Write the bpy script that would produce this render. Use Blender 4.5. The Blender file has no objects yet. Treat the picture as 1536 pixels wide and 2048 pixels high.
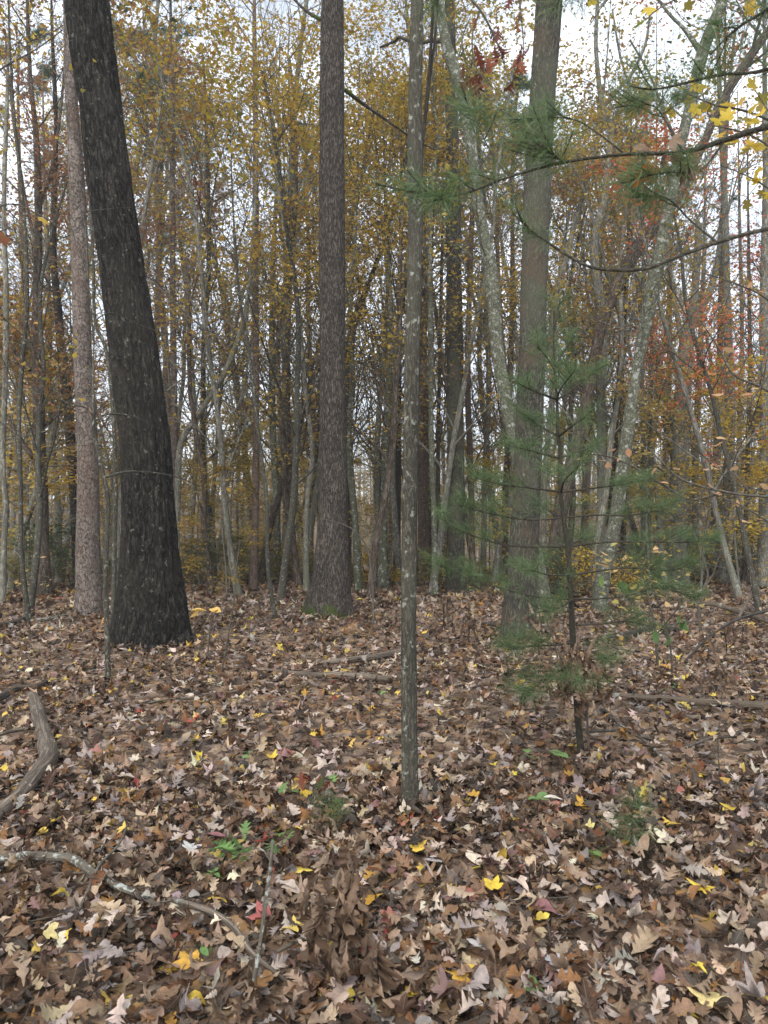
import bpy, math
import numpy as np

# ------------------------------------------------------------------ camera
W, H, F = 1536.0, 2048.0, 1538.0       # photograph size, focal length in its pixels
HORIZON, CAMZ = 1063.0, 1.5
PITCH = math.atan((HORIZON - H / 2) / F)
scene = bpy.context.scene
COL = scene.collection
cam_data = bpy.data.cameras.new("camera")
cam = bpy.data.objects.new("camera", cam_data)
COL.objects.link(cam)
cam.location = (0, 0, CAMZ)
cam.rotation_euler = (math.pi / 2 + PITCH, 0, 0)
cam_data.sensor_fit = 'VERTICAL'
cam_data.sensor_height = 36.0
cam_data.lens = F / H * 36.0
cam_data.clip_start = 0.05
cam_data.clip_end = 3000
cam_data.dof.use_dof = True
cam_data.dof.focus_distance = 8.0
cam_data.dof.aperture_fstop = 8.0
scene.camera = cam

# ------------------------------------------------------------------ sky, sun, exposure
SUN_EL, SUN_AZ = math.radians(44), math.radians(200)
world = bpy.data.worlds.new("World")
scene.world = world
world.use_nodes = True
wn = world.node_tree.nodes
wl = world.node_tree.links
wn.clear()
w_out = wn.new('ShaderNodeOutputWorld')
w_bg = wn.new('ShaderNodeBackground')
w_sky = wn.new('ShaderNodeTexSky')
w_sky.sky_type = 'NISHITA'
w_sky.sun_disc = False
w_sky.sun_elevation = SUN_EL
w_sky.sun_rotation = SUN_AZ
w_sky.dust_density = 2.0
w_hsv = wn.new('ShaderNodeHueSaturation')
w_hsv.inputs['Saturation'].default_value = 0.7
w_tc = wn.new('ShaderNodeTexCoord')
w_map = wn.new('ShaderNodeMapping')
w_map.inputs['Scale'].default_value = (1, 1, 2.2)
w_noise = wn.new('ShaderNodeTexNoise')
w_noise.inputs['Scale'].default_value = 2.6
w_noise.inputs['Detail'].default_value = 6
w_noise.inputs['Roughness'].default_value = 0.55
w_ramp = wn.new('ShaderNodeMapRange')
w_ramp.inputs['From Min'].default_value = 0.36
w_ramp.inputs['From Max'].default_value = 0.60
w_ramp.inputs['To Min'].default_value = 0.25
w_ramp.inputs['To Max'].default_value = 1.0
w_mix = wn.new('ShaderNodeMix')
w_mix.data_type = 'RGBA'
w_mix.inputs['B'].default_value = (9.4, 10.2, 11.3, 1)      # cloud layer, same units as the sky node
wl.new(w_sky.outputs[0], w_hsv.inputs['Color'])
wl.new(w_tc.outputs['Generated'], w_map.inputs[0])
wl.new(w_map.outputs[0], w_noise.inputs['Vector'])
wl.new(w_noise.outputs[0], w_ramp.inputs['Value'])
wl.new(w_ramp.outputs[0], w_mix.inputs['Factor'])
wl.new(w_hsv.outputs[0], w_mix.inputs['A'])
wl.new(w_mix.outputs['Result'], w_bg.inputs['Color'])
w_bg.inputs['Strength'].default_value = 0.095
wl.new(w_bg.outputs[0], w_out.inputs['Surface'])

sun_data = bpy.data.lights.new("sun", 'SUN')
sun = bpy.data.objects.new("sun", sun_data)
COL.objects.link(sun)
sun_data.energy = 1.5
sun_data.angle = math.radians(25)
sun_data.color = (1.0, 0.96, 0.9)
sun.rotation_euler = (math.pi / 2 - SUN_EL, 0, math.pi - SUN_AZ)

vs = scene.view_settings
vs.view_transform = 'Standard'
vs.look = 'None'
vs.exposure = 1.12
vs.gamma = 1.0
vs.use_curve_mapping = False
scene.cycles.max_bounces = 4
scene.cycles.diffuse_bounces = 3
scene.cycles.transmission_bounces = 2
scene.cycles.transparent_max_bounces = 4

RNG = np.random.default_rng(11)
HAZE = 0.001


# ------------------------------------------------------------------ terrain and pixel helpers
def ground(x, y):
    x = np.asarray(x, float); y = np.asarray(y, float)
    z = 0.035 * np.sin(0.9 * x + 1.3) * np.cos(0.7 * y + .4) + 0.025 * np.sin(1.9 * y + 0.6 * x)
    z = z + 0.05 * np.sin(0.33 * x + 0.21 * y)
    d = np.clip(y - 18, 0, None)
    drop = np.where(d < 36, 0.0015 * d ** 2, 1.944 + 0.108 * (d - 36))
    drop = np.minimum(drop, 7.0)
    far = np.clip((y - 95) / 90.0, 0, 1)
    rise = 15.0 * far * far * (3 - 2 * far)
    z = z - drop + rise
    r2 = (x - LEFT_OAK[0]) ** 2 + (y - LEFT_OAK[1]) ** 2
    return z + 0.10 * np.exp(-r2 / 0.8)


LEFT_OAK = (-3.1, 10.3)


def ray(x, y):
    a, b = (x - W / 2) / F, (H / 2 - y) / F
    c, s = math.cos(PITCH), math.sin(PITCH)
    return np.array([a, c - b * s, s + b * c])


def px(x, y, D):
    """point seen at pixel (x, y) of the photograph, D metres away along the view"""
    d = ray(x, y)
    return np.array([0, 0, CAMZ]) + d * (D / d[1])


def gpx(x, y):
    """where the ground shows at pixel (x, y)"""
    d = ray(x, y)
    lo, t = 1.0, 1.0
    while t < 60:
        p = np.array([0, 0, CAMZ]) + d * (t / d[1])
        if p[2] < ground(p[0], p[1]):
            break
        lo = t
        t += 0.1
    hi = t
    for _ in range(25):
        m = (lo + hi) / 2
        p = np.array([0, 0, CAMZ]) + d * (m / d[1])
        if p[2] < ground(p[0], p[1]):
            hi = m
        else:
            lo = m
    return np.array([0, 0, CAMZ]) + d * (hi / d[1])


# ------------------------------------------------------------------ mesh helpers
def make_mesh(name, V, faces, mat=None, attrs=None, smooth=True):
    me = bpy.data.meshes.new(name)
    if not isinstance(faces, (list, tuple)):
        faces = [faces]
    faces = [np.asarray(f, np.int32) for f in faces if len(f)]
    V = np.asarray(V, np.float32)
    loops = np.concatenate([f.ravel() for f in faces])
    tot = np.concatenate([np.full(len(f), f.shape[1], np.int32) for f in faces])
    start = np.concatenate([[0], np.cumsum(tot)[:-1]]).astype(np.int32)
    me.vertices.add(len(V)); me.loops.add(len(loops)); me.polygons.add(len(tot))
    me.vertices.foreach_set('co', V.ravel())
    me.loops.foreach_set('vertex_index', loops)
    me.polygons.foreach_set('loop_start', start)
    me.polygons.foreach_set('loop_total', tot)
    if smooth:
        me.polygons.foreach_set('use_smooth', np.ones(len(tot), bool))
    for k, a in (attrs or {}).items():
        a = np.asarray(a, np.float32)
        if a.ndim == 1:
            at = me.attributes.new(k, 'FLOAT', 'POINT'); at.data.foreach_set('value', a)
        elif a.shape[1] == 3:
            at = me.attributes.new(k, 'FLOAT_VECTOR', 'POINT'); at.data.foreach_set('vector', a.ravel())
        else:
            at = me.attributes.new(k, 'FLOAT_COLOR', 'POINT'); at.data.foreach_set('color', a.ravel())
    me.update(calc_edges=True)
    if mat is not None:
        me.materials.append(mat)
    return me


def link(name, me, parent=None, loc=None, rot=None, scale=None, kind=None, mat=None):
    o = bpy.data.objects.new(name, me)
    COL.objects.link(o)
    if parent is not None:
        o.parent = parent
    if loc is not None:
        o.location = loc
    if rot is not None:
        o.rotation_euler = rot
    if scale is not None:
        o.scale = (scale,) * 3 if np.isscalar(scale) else scale
    if kind:
        o['kind'] = kind
    if mat is not None:
        o.material_slots[0].link = 'OBJECT'
        o.material_slots[0].material = mat
    return o


def thing(name, label, cat, loc, group=None):
    o = bpy.data.objects.new(name, None)
    o.empty_display_size = 0.1
    COL.objects.link(o)
    o.location = loc
    tag(o, label, cat, group)
    return o


def tag(o, label, cat, group=None):
    o['label'] = label; o['category'] = cat
    if group:
        o['group'] = group
    return o


def catmull(P, n):
    P = np.asarray(P, float)
    if len(P) == 2:
        t = np.linspace(0, 1, n)[:, None]
        return P[0] * (1 - t) + P[1] * t
    Q = np.vstack([2 * P[0] - P[1], P, 2 * P[-1] - P[-2]])
    seg = np.linalg.norm(np.diff(P[:, :3], axis=0), axis=1)
    cum = np.concatenate([[0], np.cumsum(seg)])
    s = np.linspace(0, cum[-1], n)
    i = np.clip(np.searchsorted(cum, s, side='right') - 1, 0, len(P) - 2)
    t = ((s - cum[i]) / np.maximum(seg[i], 1e-9))[:, None]
    p0, p1, p2, p3 = Q[i], Q[i + 1], Q[i + 2], Q[i + 3]
    return 0.5 * (2 * p1 + (p2 - p0) * t + (2 * p0 - 5 * p1 + 4 * p2 - p3) * t ** 2 + (3 * p1 - p0 - 3 * p2 + p3) * t ** 3)


_H = np.random.default_rng(5).random(4096)


def vnoise(P):
    P = np.asarray(P, float)
    i = np.floor(P).astype(np.int64); f = P - i
    f = f * f * (3 - 2 * f)
    out = 0
    for dx in (0, 1):
        for dy in (0, 1):
            for dz in (0, 1):
                h = _H[((i[:, 0] + dx) * 73 + (i[:, 1] + dy) * 179 + (i[:, 2] + dz) * 283) & 4095]
                w = (f[:, 0] if dx else 1 - f[:, 0]) * (f[:, 1] if dy else 1 - f[:, 1]) * (f[:, 2] if dz else 1 - f[:, 2])
                out = out + h * w
    return out * 2 - 1


def tube(P, R, segs, cap=False, lump=0.0, lump_k=(6, 2), ridge=0.0, ridge_k=(30, 4), lobes=None, s0=0.0):
    """tube along P (k,3) with radii R; returns verts, [quads, tris], bark coordinates"""
    P = np.asarray(P, float); R = np.asarray(R, float)
    k = len(P)
    T = np.gradient(P, axis=0)
    T /= np.maximum(np.linalg.norm(T, axis=1, keepdims=True), 1e-9)
    a = np.array([1.0, 0, 0]) if abs(T[0, 0]) < 0.8 else np.array([0, 1.0, 0])
    N = np.zeros_like(P)
    n = a - T[0] * a.dot(T[0]); n /= np.linalg.norm(n)
    for i in range(k):
        n = n - T[i] * n.dot(T[i]); n /= max(np.linalg.norm(n), 1e-9)
        N[i] = n
    B = np.cross(T, N)
    th = np.linspace(0, 2 * np.pi, segs, endpoint=False)
    ct, st = np.cos(th), np.sin(th)
    s = np.concatenate([[0], np.cumsum(np.linalg.norm(np.diff(P, axis=0), axis=1))]) + s0
    bark = np.stack([R[:, None] * ct, R[:, None] * st, np.repeat(s[:, None], segs, 1)], -1).reshape(-1, 3)
    rr = np.repeat(R[:, None], segs, 1)
    if lobes is not None:                     # buttressed foot: (count, amount, height, phase)
        c, amt, hh, phs = lobes
        rr = rr * (1 + np.exp(-(s - s0) / hh)[:, None] * amt * (0.6 * np.cos(c * th + phs) + 0.4 * np.cos((c + 2) * th + 2.1 * phs))[None])
    rr = rr.ravel()
    if lump:
        rr = rr + lump * vnoise(bark * np.array([lump_k[0], lump_k[0], lump_k[1]]) + 11.3)
    if ridge:
        q = bark * np.array([ridge_k[0], ridge_k[0], ridge_k[1]])
        rr = rr - ridge * (1 - np.abs(vnoise(q + 0.8 * vnoise(q * 0.5)[:, None]))) ** 3
    rr = rr.reshape(k, segs)
    V = P[:, None] + rr[..., None] * (N[:, None] * ct[None, :, None] + B[:, None] * st[None, :, None])
    V = V.reshape(-1, 3)
    i = np.arange(k - 1)[:, None] * segs; j = np.arange(segs)[None]; j2 = (j + 1) % segs
    Q = np.stack([i + j, i + j2, i + segs + j2, i + segs + j], -1).reshape(-1, 4)
    Tn = np.zeros((0, 3), int)
    if cap:
        V = np.vstack([V, P[0], P[-1]])
        bark = np.vstack([bark, [0, 0, s[0]], [0, 0, s[-1]]])
        c0, c1 = len(V) - 2, len(V) - 1
        jj = np.arange(segs); jk = (jj + 1) % segs
        o = (k - 1) * segs
        Tn = np.vstack([np.stack([np.full(segs, c0), jk, jj], 1), np.stack([np.full(segs, c1), o + jj, o + jk], 1)])
    return V, [Q, Tn], bark


class Buf:
    """collects pieces that are joined into one mesh"""
    def __init__(self):
        self.V, self.Q, self.T, self.n, self.A = [], [], [], 0, {}

    def add(self, V, faces, **attrs):
        for f in faces:
            if len(f):
                (self.Q if f.shape[1] == 4 else self.T).append(f + self.n)
        self.V.append(V); self.n += len(V)
        for k, a in attrs.items():
            self.A.setdefault(k, []).append(a)

    def mesh(self, name, mat, smooth=True):
        f = []
        if self.Q: f.append(np.vstack(self.Q))
        if self.T: f.append(np.vstack(self.T))
        return make_mesh(name, np.vstack(self.V), f, mat, {k: np.concatenate(a) for k, a in self.A.items()}, smooth)


# ------------------------------------------------------------------ materials
class NT:
    def __init__(self, name):
        self.m = bpy.data.materials.new(name)
        self.m.use_nodes = True
        self.t = self.m.node_tree
        self.t.nodes.clear()
        self.out = self.t.nodes.new('ShaderNodeOutputMaterial')

    def n(self, typ, props=None, **ins):
        nd = self.t.nodes.new('ShaderNode' + typ)
        for k, v in (props or {}).items():
            setattr(nd, k, v)
        for k, v in ins.items():
            key = int(k[1:]) if k[0] == '_' else k.replace('_', ' ')
            sock = nd.inputs[key]
            if isinstance(v, bpy.types.NodeSocket):
                self.t.links.new(v, sock)
            else:
                sock.default_value = v
        return nd

    def math(self, op, a, b=0.0, c=0.0, clamp=False):
        nd = self.t.nodes.new('ShaderNodeMath'); nd.operation = op; nd.use_clamp = clamp
        for i, v in enumerate((a, b, c)):
            if isinstance(v, bpy.types.NodeSocket): self.t.links.new(v, nd.inputs[i])
            else: nd.inputs[i].default_value = v
        return nd.outputs[0]

    def mix(self, fac, a, b, blend='MIX'):
        nd = self.t.nodes.new('ShaderNodeMix'); nd.data_type = 'RGBA'; nd.blend_type = blend
        for s, v in (('Factor', fac), ('A', a), ('B', b)):
            if isinstance(v, bpy.types.NodeSocket): self.t.links.new(v, nd.inputs[s])
            else: nd.inputs[s].default_value = (*v, 1) if isinstance(v, (tuple, list)) and len(v) == 3 else v
        return nd.outputs['Result']

    def ramp(self, v, stops, interp='LINEAR'):
        nd = self.t.nodes.new('ShaderNodeValToRGB')
        nd.color_ramp.interpolation = interp
        e = nd.color_ramp.elements
        while len(e) < len(stops): e.new(0.5)
        for el, (p, c) in zip(e, stops):
            el.position = p; el.color = (*c, 1)
        self.t.links.new(v, nd.inputs[0])
        return nd.outputs[0]

    def mrange(self, v, a, b, c=0.0, d=1.0):
        return self.n('MapRange', None, Value=v, From_Min=a, From_Max=b, To_Min=c, To_Max=d).outputs[0]

    def noise(self, vec, scale, detail=3, rough=0.55):
        return self.n('TexNoise', None, Vector=vec, Scale=scale, Detail=detail, Roughness=rough)


def bark_material(name, ridge, furrow, kx, kz, edge=0.12, bump=0.012, lichen=None, lich=(0.62, 0.68), lich_k=9.0,
                  moss=None, moss_h=0.0, tint=None, distort=0.6, streak=0.35, warm=None, style='plates'):
    m = NT(name)
    at = m.n('Attribute', {'attribute_name': 'bark'}).outputs['Vector']
    info = m.n('ObjectInfo').outputs['Random']
    off = m.n('VectorMath', {'operation': 'ADD'}, _0=at, _1=m.n('CombineXYZ', None, X=m.math('MULTIPLY', info, 7.0), Y=0.0, Z=m.math('MULTIPLY', info, 13.0)).outputs[0]).outputs[0]
    mp = m.n('Mapping', {'vector_type': 'POINT'}, Vector=off, Scale=(kx, kx, kz)).outputs[0]
    nz = m.noise(mp, 0.9, 3).outputs['Color']
    ds = m.n('VectorMath', {'operation': 'MULTIPLY_ADD'}, _0=nz, _1=(distort, distort, distort), _2=mp).outputs[0]
    vor = m.n('TexVoronoi', {'feature': 'DISTANCE_TO_EDGE'}, Vector=ds, Scale=1.0).outputs['Distance']
    cell = m.n('TexVoronoi', {'feature': 'F1'}, Vector=ds, Scale=1.0).outputs['Color']
    if style == 'fissure':                  # braided vertical furrows, broken by finer cross cracks
        mp2 = m.n('Mapping', {'vector_type': 'POINT'}, Vector=off, Scale=(kx * .5, kx * .5, kz * .33)).outputs[0]
        a1 = m.math('ABSOLUTE', m.math('SUBTRACT', m.noise(mp2, 1.0, 3, 0.6).outputs[0], 0.5))
        mp3 = m.n('Mapping', {'vector_type': 'POINT'}, Vector=off, Scale=(kx * 1.1, kx * 1.1, kz * 1.0)).outputs[0]
        a2 = m.math('ABSOLUTE', m.math('SUBTRACT', m.noise(mp3, 1.0, 2, 0.5).outputs[0], 0.48))
        pl = m.math('MULTIPLY', m.mrange(a1, 0.0, edge * .45), m.mrange(a2, 0.0, edge * .35, 0.45, 1.0))
    else:
        pl = m.mrange(vor, 0.01, edge)
    fine = m.noise(mp, 3.2, 5, 0.65).outputs[0]
    big = m.noise(off, 1.7, 4, 0.6).outputs[0]
    c = m.mix(pl, furrow, ridge)
    cv = m.n('SeparateColor', None, Color=cell).outputs[0]
    val = m.math('MULTIPLY', m.mrange(fine, 0.25, 0.75, 1 - streak, 1 + streak), m.mrange(cv, 0, 1, 0.72, 1.28) if style == 'plates' else 1.0)
    val = m.math('MULTIPLY', val, m.mrange(big, 0.3, 0.7, 0.75, 1.25))
    val = m.math('MULTIPLY', val, m.mrange(info, 0, 1, 0.85, 1.15))
    c = m.mix(1.0, c, m.n('CombineColor', None, Red=val, Green=val, Blue=val).outputs[0], 'MULTIPLY')
    if tint:
        t = m.noise(off, 0.8, 3).outputs[0]
        c = m.mix(m.math('MULTIPLY', m.mrange(t, 0.45, 0.65), 0.55), c, tint)
    if warm:
        t = m.noise(off, 2.1, 2).outputs[0]
        c = m.mix(m.math('MULTIPLY', m.mrange(t, 0.5, 0.7), 0.6), c, warm)
    if lichen:
        l1 = m.noise(off, lich_k, 5, 0.62).outputs[0]
        c = m.mix(m.math('MULTIPLY', m.mrange(l1, lich[0], lich[1]), 0.8), c, lichen)
    if moss:
        sep = m.n('SeparateXYZ', None, Vector=at)
        hgt = m.mrange(sep.outputs[2], 0.0, moss_h, 1.0, 0.0)
        mn = m.noise(off, 5.0, 4).outputs[0]
        mf = m.mrange(m.math('ADD', m.math('MULTIPLY', hgt, 0.55), mn), 0.72, 0.92)
        c = m.mix(mf, c, moss)
    hgt = m.math('ADD', m.math('MULTIPLY', pl, 0.8), m.math('MULTIPLY', fine, 0.5))
    bp = m.n('Bump', None, Strength=1.0, Distance=bump, Height=hgt).outputs[0]
    b = m.n('BsdfPrincipled', None, Base_Color=c, Roughness=0.92, Normal=bp)
    b.inputs['Specular IOR Level'].default_value = 0.2
    m.t.links.new(b.outputs[0], m.out.inputs[0])
    return m.m


def leaf_material(name, stops, transl=0.45, rough=0.6, jitter=0.25):
    """foliage: colour runs over the stops by each leaf's own random number"""
    m = NT(name)
    r = m.n('Attribute', {'attribute_name': 'rnd'}).outputs['Fac']
    info = m.n('ObjectInfo').outputs['Random']
    v = m.math('ADD', m.math('MULTIPLY', r, 0.8), m.math('MULTIPLY', info, 0.2))
    n = len(stops)
    c = m.ramp(v, [(i / (n - 1), s) for i, s in enumerate(stops)])
    k = m.mrange(m.math('FRACT', m.math('MULTIPLY', r, 17.3)), 0, 1, 1 - jitter, 1 + jitter)
    c = m.mix(1.0, c, m.n('CombineColor', None, Red=k, Green=k, Blue=k).outputs[0], 'MULTIPLY')
    b = m.n('BsdfPrincipled', None, Base_Color=c, Roughness=rough)
    b.inputs['Specular IOR Level'].default_value = 0.25
    tr = m.n('BsdfTranslucent', None, Color=c)
    mx = m.n('MixShader', None, _0=transl, _1=b.outputs[0], _2=tr.outputs[0])
    m.t.links.new(mx.outputs[0], m.out.inputs[0])
    return m.m


def litter_material():
    m = NT('fallen_leaf')
    c = m.n('Attribute', {'attribute_name': 'col'}).outputs['Color']
    uv = m.n('Attribute', {'attribute_name': 'luv'}).outputs['Vector']
    geo = m.n('NewGeometry')
    n1 = m.noise(geo.outputs['Position'], 45.0, 4, 0.6).outputs[0]
    n2 = m.noise(geo.outputs['Position'], 160.0, 2, 0.6).outputs[0]
    k = m.math('MULTIPLY', m.mrange(n1, 0.3, 0.7, 0.72, 1.22), m.mrange(n2, 0.3, 0.7, 0.88, 1.12))
    c2 = m.mix(1.0, c, m.n('CombineColor', None, Red=k, Green=k, Blue=k).outputs[0], 'MULTIPLY')
    sp = m.mrange(n2, 0.63, 0.70)
    c2 = m.mix(m.math('MULTIPLY', sp, 0.35), c2, (0.05, 0.03, 0.018))
    sx = m.n('SeparateXYZ', None, Vector=uv)
    ax = m.math('ABSOLUTE', sx.outputs[0])
    rib = m.mrange(ax, 0.006, 0.016, 1.0, 0.0)
    vein = m.math('FRACT', m.math('MULTIPLY', m.math('SUBTRACT', sx.outputs[1], m.math('MULTIPLY', ax, 0.8)), 8.0))
    vn = m.mrange(m.math('ABSOLUTE', m.math('SUBTRACT', vein, 0.5)), 0.0, 0.09, 1.0, 0.0)
    lines = m.math('MAXIMUM', rib, m.math('MULTIPLY', vn, 0.45))
    c2 = m.mix(m.math('MULTIPLY', lines, 0.35), c2, m.mix(0.5, c2, (0.5, 0.4, 0.3)))
    bp = m.n('Bump', None, Strength=0.6, Distance=0.002, Height=m.math('ADD', n1, m.math('MULTIPLY', lines, 0.6))).outputs[0]
    bk = m.mix(m.math('MULTIPLY', geo.outputs['Backfacing'], 0.3), c2, m.mix(0.5, c2, (0.30, 0.26, 0.22)))
    b = m.n('BsdfPrincipled', None, Base_Color=bk, Roughness=0.62, Normal=bp)
    b.inputs['Specular IOR Level'].default_value = 0.2
    tr = m.n('BsdfTranslucent', None, Color=c2)
    mx = m.n('MixShader', None, _0=0.15, _1=b.outputs[0], _2=tr.outputs[0])
    m.t.links.new(mx.outputs[0], m.out.inputs[0])
    return m.m


def ground_material():
    m = NT('forest_floor')
    tc = m.n('TexCoord').outputs['Object']
    nz = m.noise(tc, 3.0, 3).outputs['Color']
    ds = m.n('VectorMath', {'operation': 'MULTIPLY_ADD'}, _0=nz, _1=(.12, .12, .12), _2=tc).outputs[0]
    v = m.n('TexVoronoi', {'feature': 'F1'}, Vector=ds, Scale=11.0)
    r = m.n('SeparateColor', None, Color=v.outputs['Color']).outputs[0]
    c = m.ramp(r, [(0, (.05, .03, .02)), (.3, (.12, .075, .045)), (.55, (.19, .125, .08)), (.8, (.26, .19, .14)), (1, (.3, .17, .06))])
    big = m.noise(tc, 0.6, 4).outputs[0]
    k = m.mrange(big, 0.3, 0.7, 0.7, 1.2)
    c = m.mix(1.0, c, m.n('CombineColor', None, Red=k, Green=k, Blue=k).outputs[0], 'MULTIPLY')
    bp = m.n('Bump', None, Strength=1.0, Distance=0.03, Height=v.outputs['Distance']).outputs[0]
    b = m.n('BsdfPrincipled', None, Base_Color=c, Roughness=0.9, Normal=bp)
    m.t.links.new(b.outputs[0], m.out.inputs[0])
    return m.m


def plain_leaf(name, col, transl=0.3):
    return leaf_material(name, [tuple(0.8 * v for v in col), col, tuple(min(1, 1.2 * v) for v in col)], transl)


LICHEN = (0.34, 0.36, 0.31)
BK = {
    'dark_oak': bark_material('dark_oak_bark', (.105, .092, .075), (.004, .0035, .003), 34, 13, 0.46, 0.07, (.20, .195, .16), (.62, .70), 14, None, 0, (.055, .048, .038), 0.8, 0.75, style='fissure'),
    'white_oak': bark_material('white_oak_bark', (.165, .138, .113), (.014, .012, .010), 62, 20, 0.36, 0.02, (.26, .25, .21), (.65, .72), 14, (.05, .075, .012), 0.55, None, 0.7, 0.45, style='fissure'),
    'grey_oak': bark_material('grey_oak_bark', (.155, .142, .112), (.014, .013, .010), 66, 22, 0.38, 0.016, (.27, .28, .23), (.64, .71), 12, (.06, .08, .03), 0.25, (.11, .11, .075), 0.7, 0.45, (.10, .07, .048), style='fissure'),
    'pine': bark_material('pine_bark', (.165, .135, .115), (.05, .038, .030), 20, 11, 0.05, 0.03, (.22, .195, .17), (.55, .70), 22, None, 0, None, 1.3, 0.6, (.12, .08, .06)),
    'red_pine': bark_material('red_pine_bark', (.145, .105, .082), (.04, .028, .022), 30, 14, 0.10, 0.012, None, (.64, .71), 16, None, 0, None, 0.8, 0.4),
    'slim': bark_material('slim_trunk_bark', (.145, .132, .10), (.022, .02, .016), 130, 42, 0.36, 0.006, (.30, .31, .26), (.58, .66), 24, (.10, .12, .05), 0.0001, (.085, .082, .06), 0.8, 0.5, style='fissure'),
    'lichen': bark_material('lichen_bark', (.125, .125, .09), (.05, .05, .037), 20, 16, 0.16, 0.006, (.30, .31, .27), (.57, .61), 9, (.06, .08, .03), 0.4, (.065, .072, .04), 0.6, 0.4),
    'grey': bark_material('grey_bark', (.27, .255, .21), (.08, .075, .062), 36, 12, 0.25, 0.012, (.34, .35, .30), (.58, .68), 9, None, 0, (.14, .145, .10), 0.6, 0.4, style='fissure'),
    'brown': bark_material('brown_bark', (.15, .122, .094), (.032, .022, .017), 36, 12, 0.25, 0.014, (.21, .21, .17), (.64, .72), 9, None, 0, None, 0.6, 0.45, style='fissure'),
    'dark': bark_material('dark_bark', (.06, .05, .04), (.02, .017, .014), 40, 12, 0.25, 0.01, None, (.6, .7), 8, None, 0, None, 0.6, 0.4, style='fissure'),
    'twig': bark_material('twig_bark', (.11, .098, .078), (.06, .052, .042), 120, 40, 0.25, 0.002, (.24, .24, .2), (.62, .68), 30, None, 0, None, 0.6, 0.3),
    'pine_twig': bark_material('pine_twig_bark', (.065, .058, .042), (.03, .027, .02), 120, 60, 0.25, 0.002, None, (.6, .7), 30, None, 0, None, 0.6, 0.3),
    'dead': bark_material('dead_wood', (.24, .195, .15), (.07, .055, .042), 60, 5, 0.35, 0.008, (.26, .265, .23), (.62, .68), 10, None, 0, (.13, .10, .07), 0.5, 0.45, style='fissure'),
    'dead_dark': bark_material('dark_dead_wood', (.10, .082, .064), (.03, .025, .02), 50, 6, 0.3, 0.008, (.20, .21, .17), (.62, .68), 12, None, 0, None, 0.5, 0.4, style='fissure'),
    'dead_lichen': bark_material('lichened_dead_wood', (.19, .165, .13), (.07, .06, .048), 60, 12, 0.3, 0.006, (.36, .38, .34), (.55, .60), 26, None, 0, (.10, .085, .062), 0.5, 0.45, style='fissure'),
}
LF = {
    'gold': leaf_material('gold_leaf', [(.19, .19, .035), (.35, .26, .04), (.43, .30, .055), (.38, .22, .05), (.28, .14, .04)], 0.5),
    'olive': leaf_material('olive_leaf', [(.09, .12, .035), (.17, .17, .04), (.27, .22, .05), (.30, .20, .06)], 0.5),
    'rust': leaf_material('rust_leaf', [(.34, .11, .05), (.33, .15, .06), (.24, .10, .055), (.28, .17, .09), (.18, .09, .055)], 0.45),
    'red': leaf_material('red_leaf', [(.48, .10, .05), (.52, .18, .06), (.46, .08, .05), (.50, .25, .07)], 0.5),
    'brown': leaf_material('brown_leaf', [(.13, .075, .045), (.20, .12, .065), (.28, .17, .08), (.24, .10, .06)], 0.35),
    'yellow': leaf_material('yellow_leaf', [(.55, .42, .06), (.62, .45, .07), (.55, .34, .06)], 0.5),
    'pale': leaf_material('pale_yellow_leaf', [(.50, .48, .10), (.62, .50, .14), (.66, .46, .20), (.60, .36, .18)], 0.5),
    'tan': leaf_material('tan_leaf', [(.50, .33, .20), (.60, .38, .20), (.52, .26, .14), (.62, .46, .26)], 0.45),
    'green': leaf_material('green_leaf', [(.09, .17, .05), (.14, .24, .08), (.20, .29, .08)], 0.35),
    'needle': leaf_material('pine_needle', [(.060, .105, .045), (.095, .15, .058), (.15, .20, .08)], 0.35, 0.45),
    'far_needle': leaf_material('far_pine_needle', [(.05, .085, .045), (.07, .11, .05), (.10, .13, .06)], 0.25, 0.6),
    'dead': leaf_material('dead_leaf', [(.07, .042, .026), (.13, .082, .052), (.20, .135, .09), (.26, .19, .135)], 0.2, 0.6, 0.35),
    'oak_red': leaf_material('red_brown_leaf', [(.11, .035, .022), (.16, .045, .025), (.20, .07, .035)], 0.35),
    'shrub': leaf_material('shrub_leaf', [(.05, .09, .04), (.09, .13, .06), (.14, .15, .06)], 0.3),
    'far': leaf_material('far_wood_leaf', [(.27, .18, .12), (.36, .26, .15), (.40, .31, .15), (.34, .20, .13), (.22, .20, .12)], 0.45),
}
LITTER = litter_material()


# ------------------------------------------------------------------ leaf shapes
def strip_leaf(ts, ws, L, fwd=0.0, curl=0.0, bend=0.0, twist=0.0, wave=0.0, ph=0.0):
    """leaf with a midrib: rows of left / middle / right; alternate rows are lobes and sinuses"""
    V, uv = [], []
    for i, (t, w) in enumerate(zip(ts, ws)):
        f = fwd if w > 0.12 else 0.0
        for sx in (-1, 0, 1):
            x, y = sx * w * L, (t + f * abs(sx)) * L
            z = curl * (x / L) ** 2 * L * 4 + bend * (t - 0.45) ** 2 * L * 2 + twist * x * (t - 0.5) * 2 + wave * L * 0.05 * math.sin(9 * t + ph) * abs(sx)
            V.append((x, y - 0.5 * L, z)); uv.append((sx * w, t, 0))
    n = len(ts)
    Q = []
    for i in range(n - 1):
        a = i * 3
        Q += [(a, a + 1, a + 4, a + 3), (a + 1, a + 2, a + 5, a + 4)]
    return np.array(V), [np.array(Q)], np.array(uv)


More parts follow.
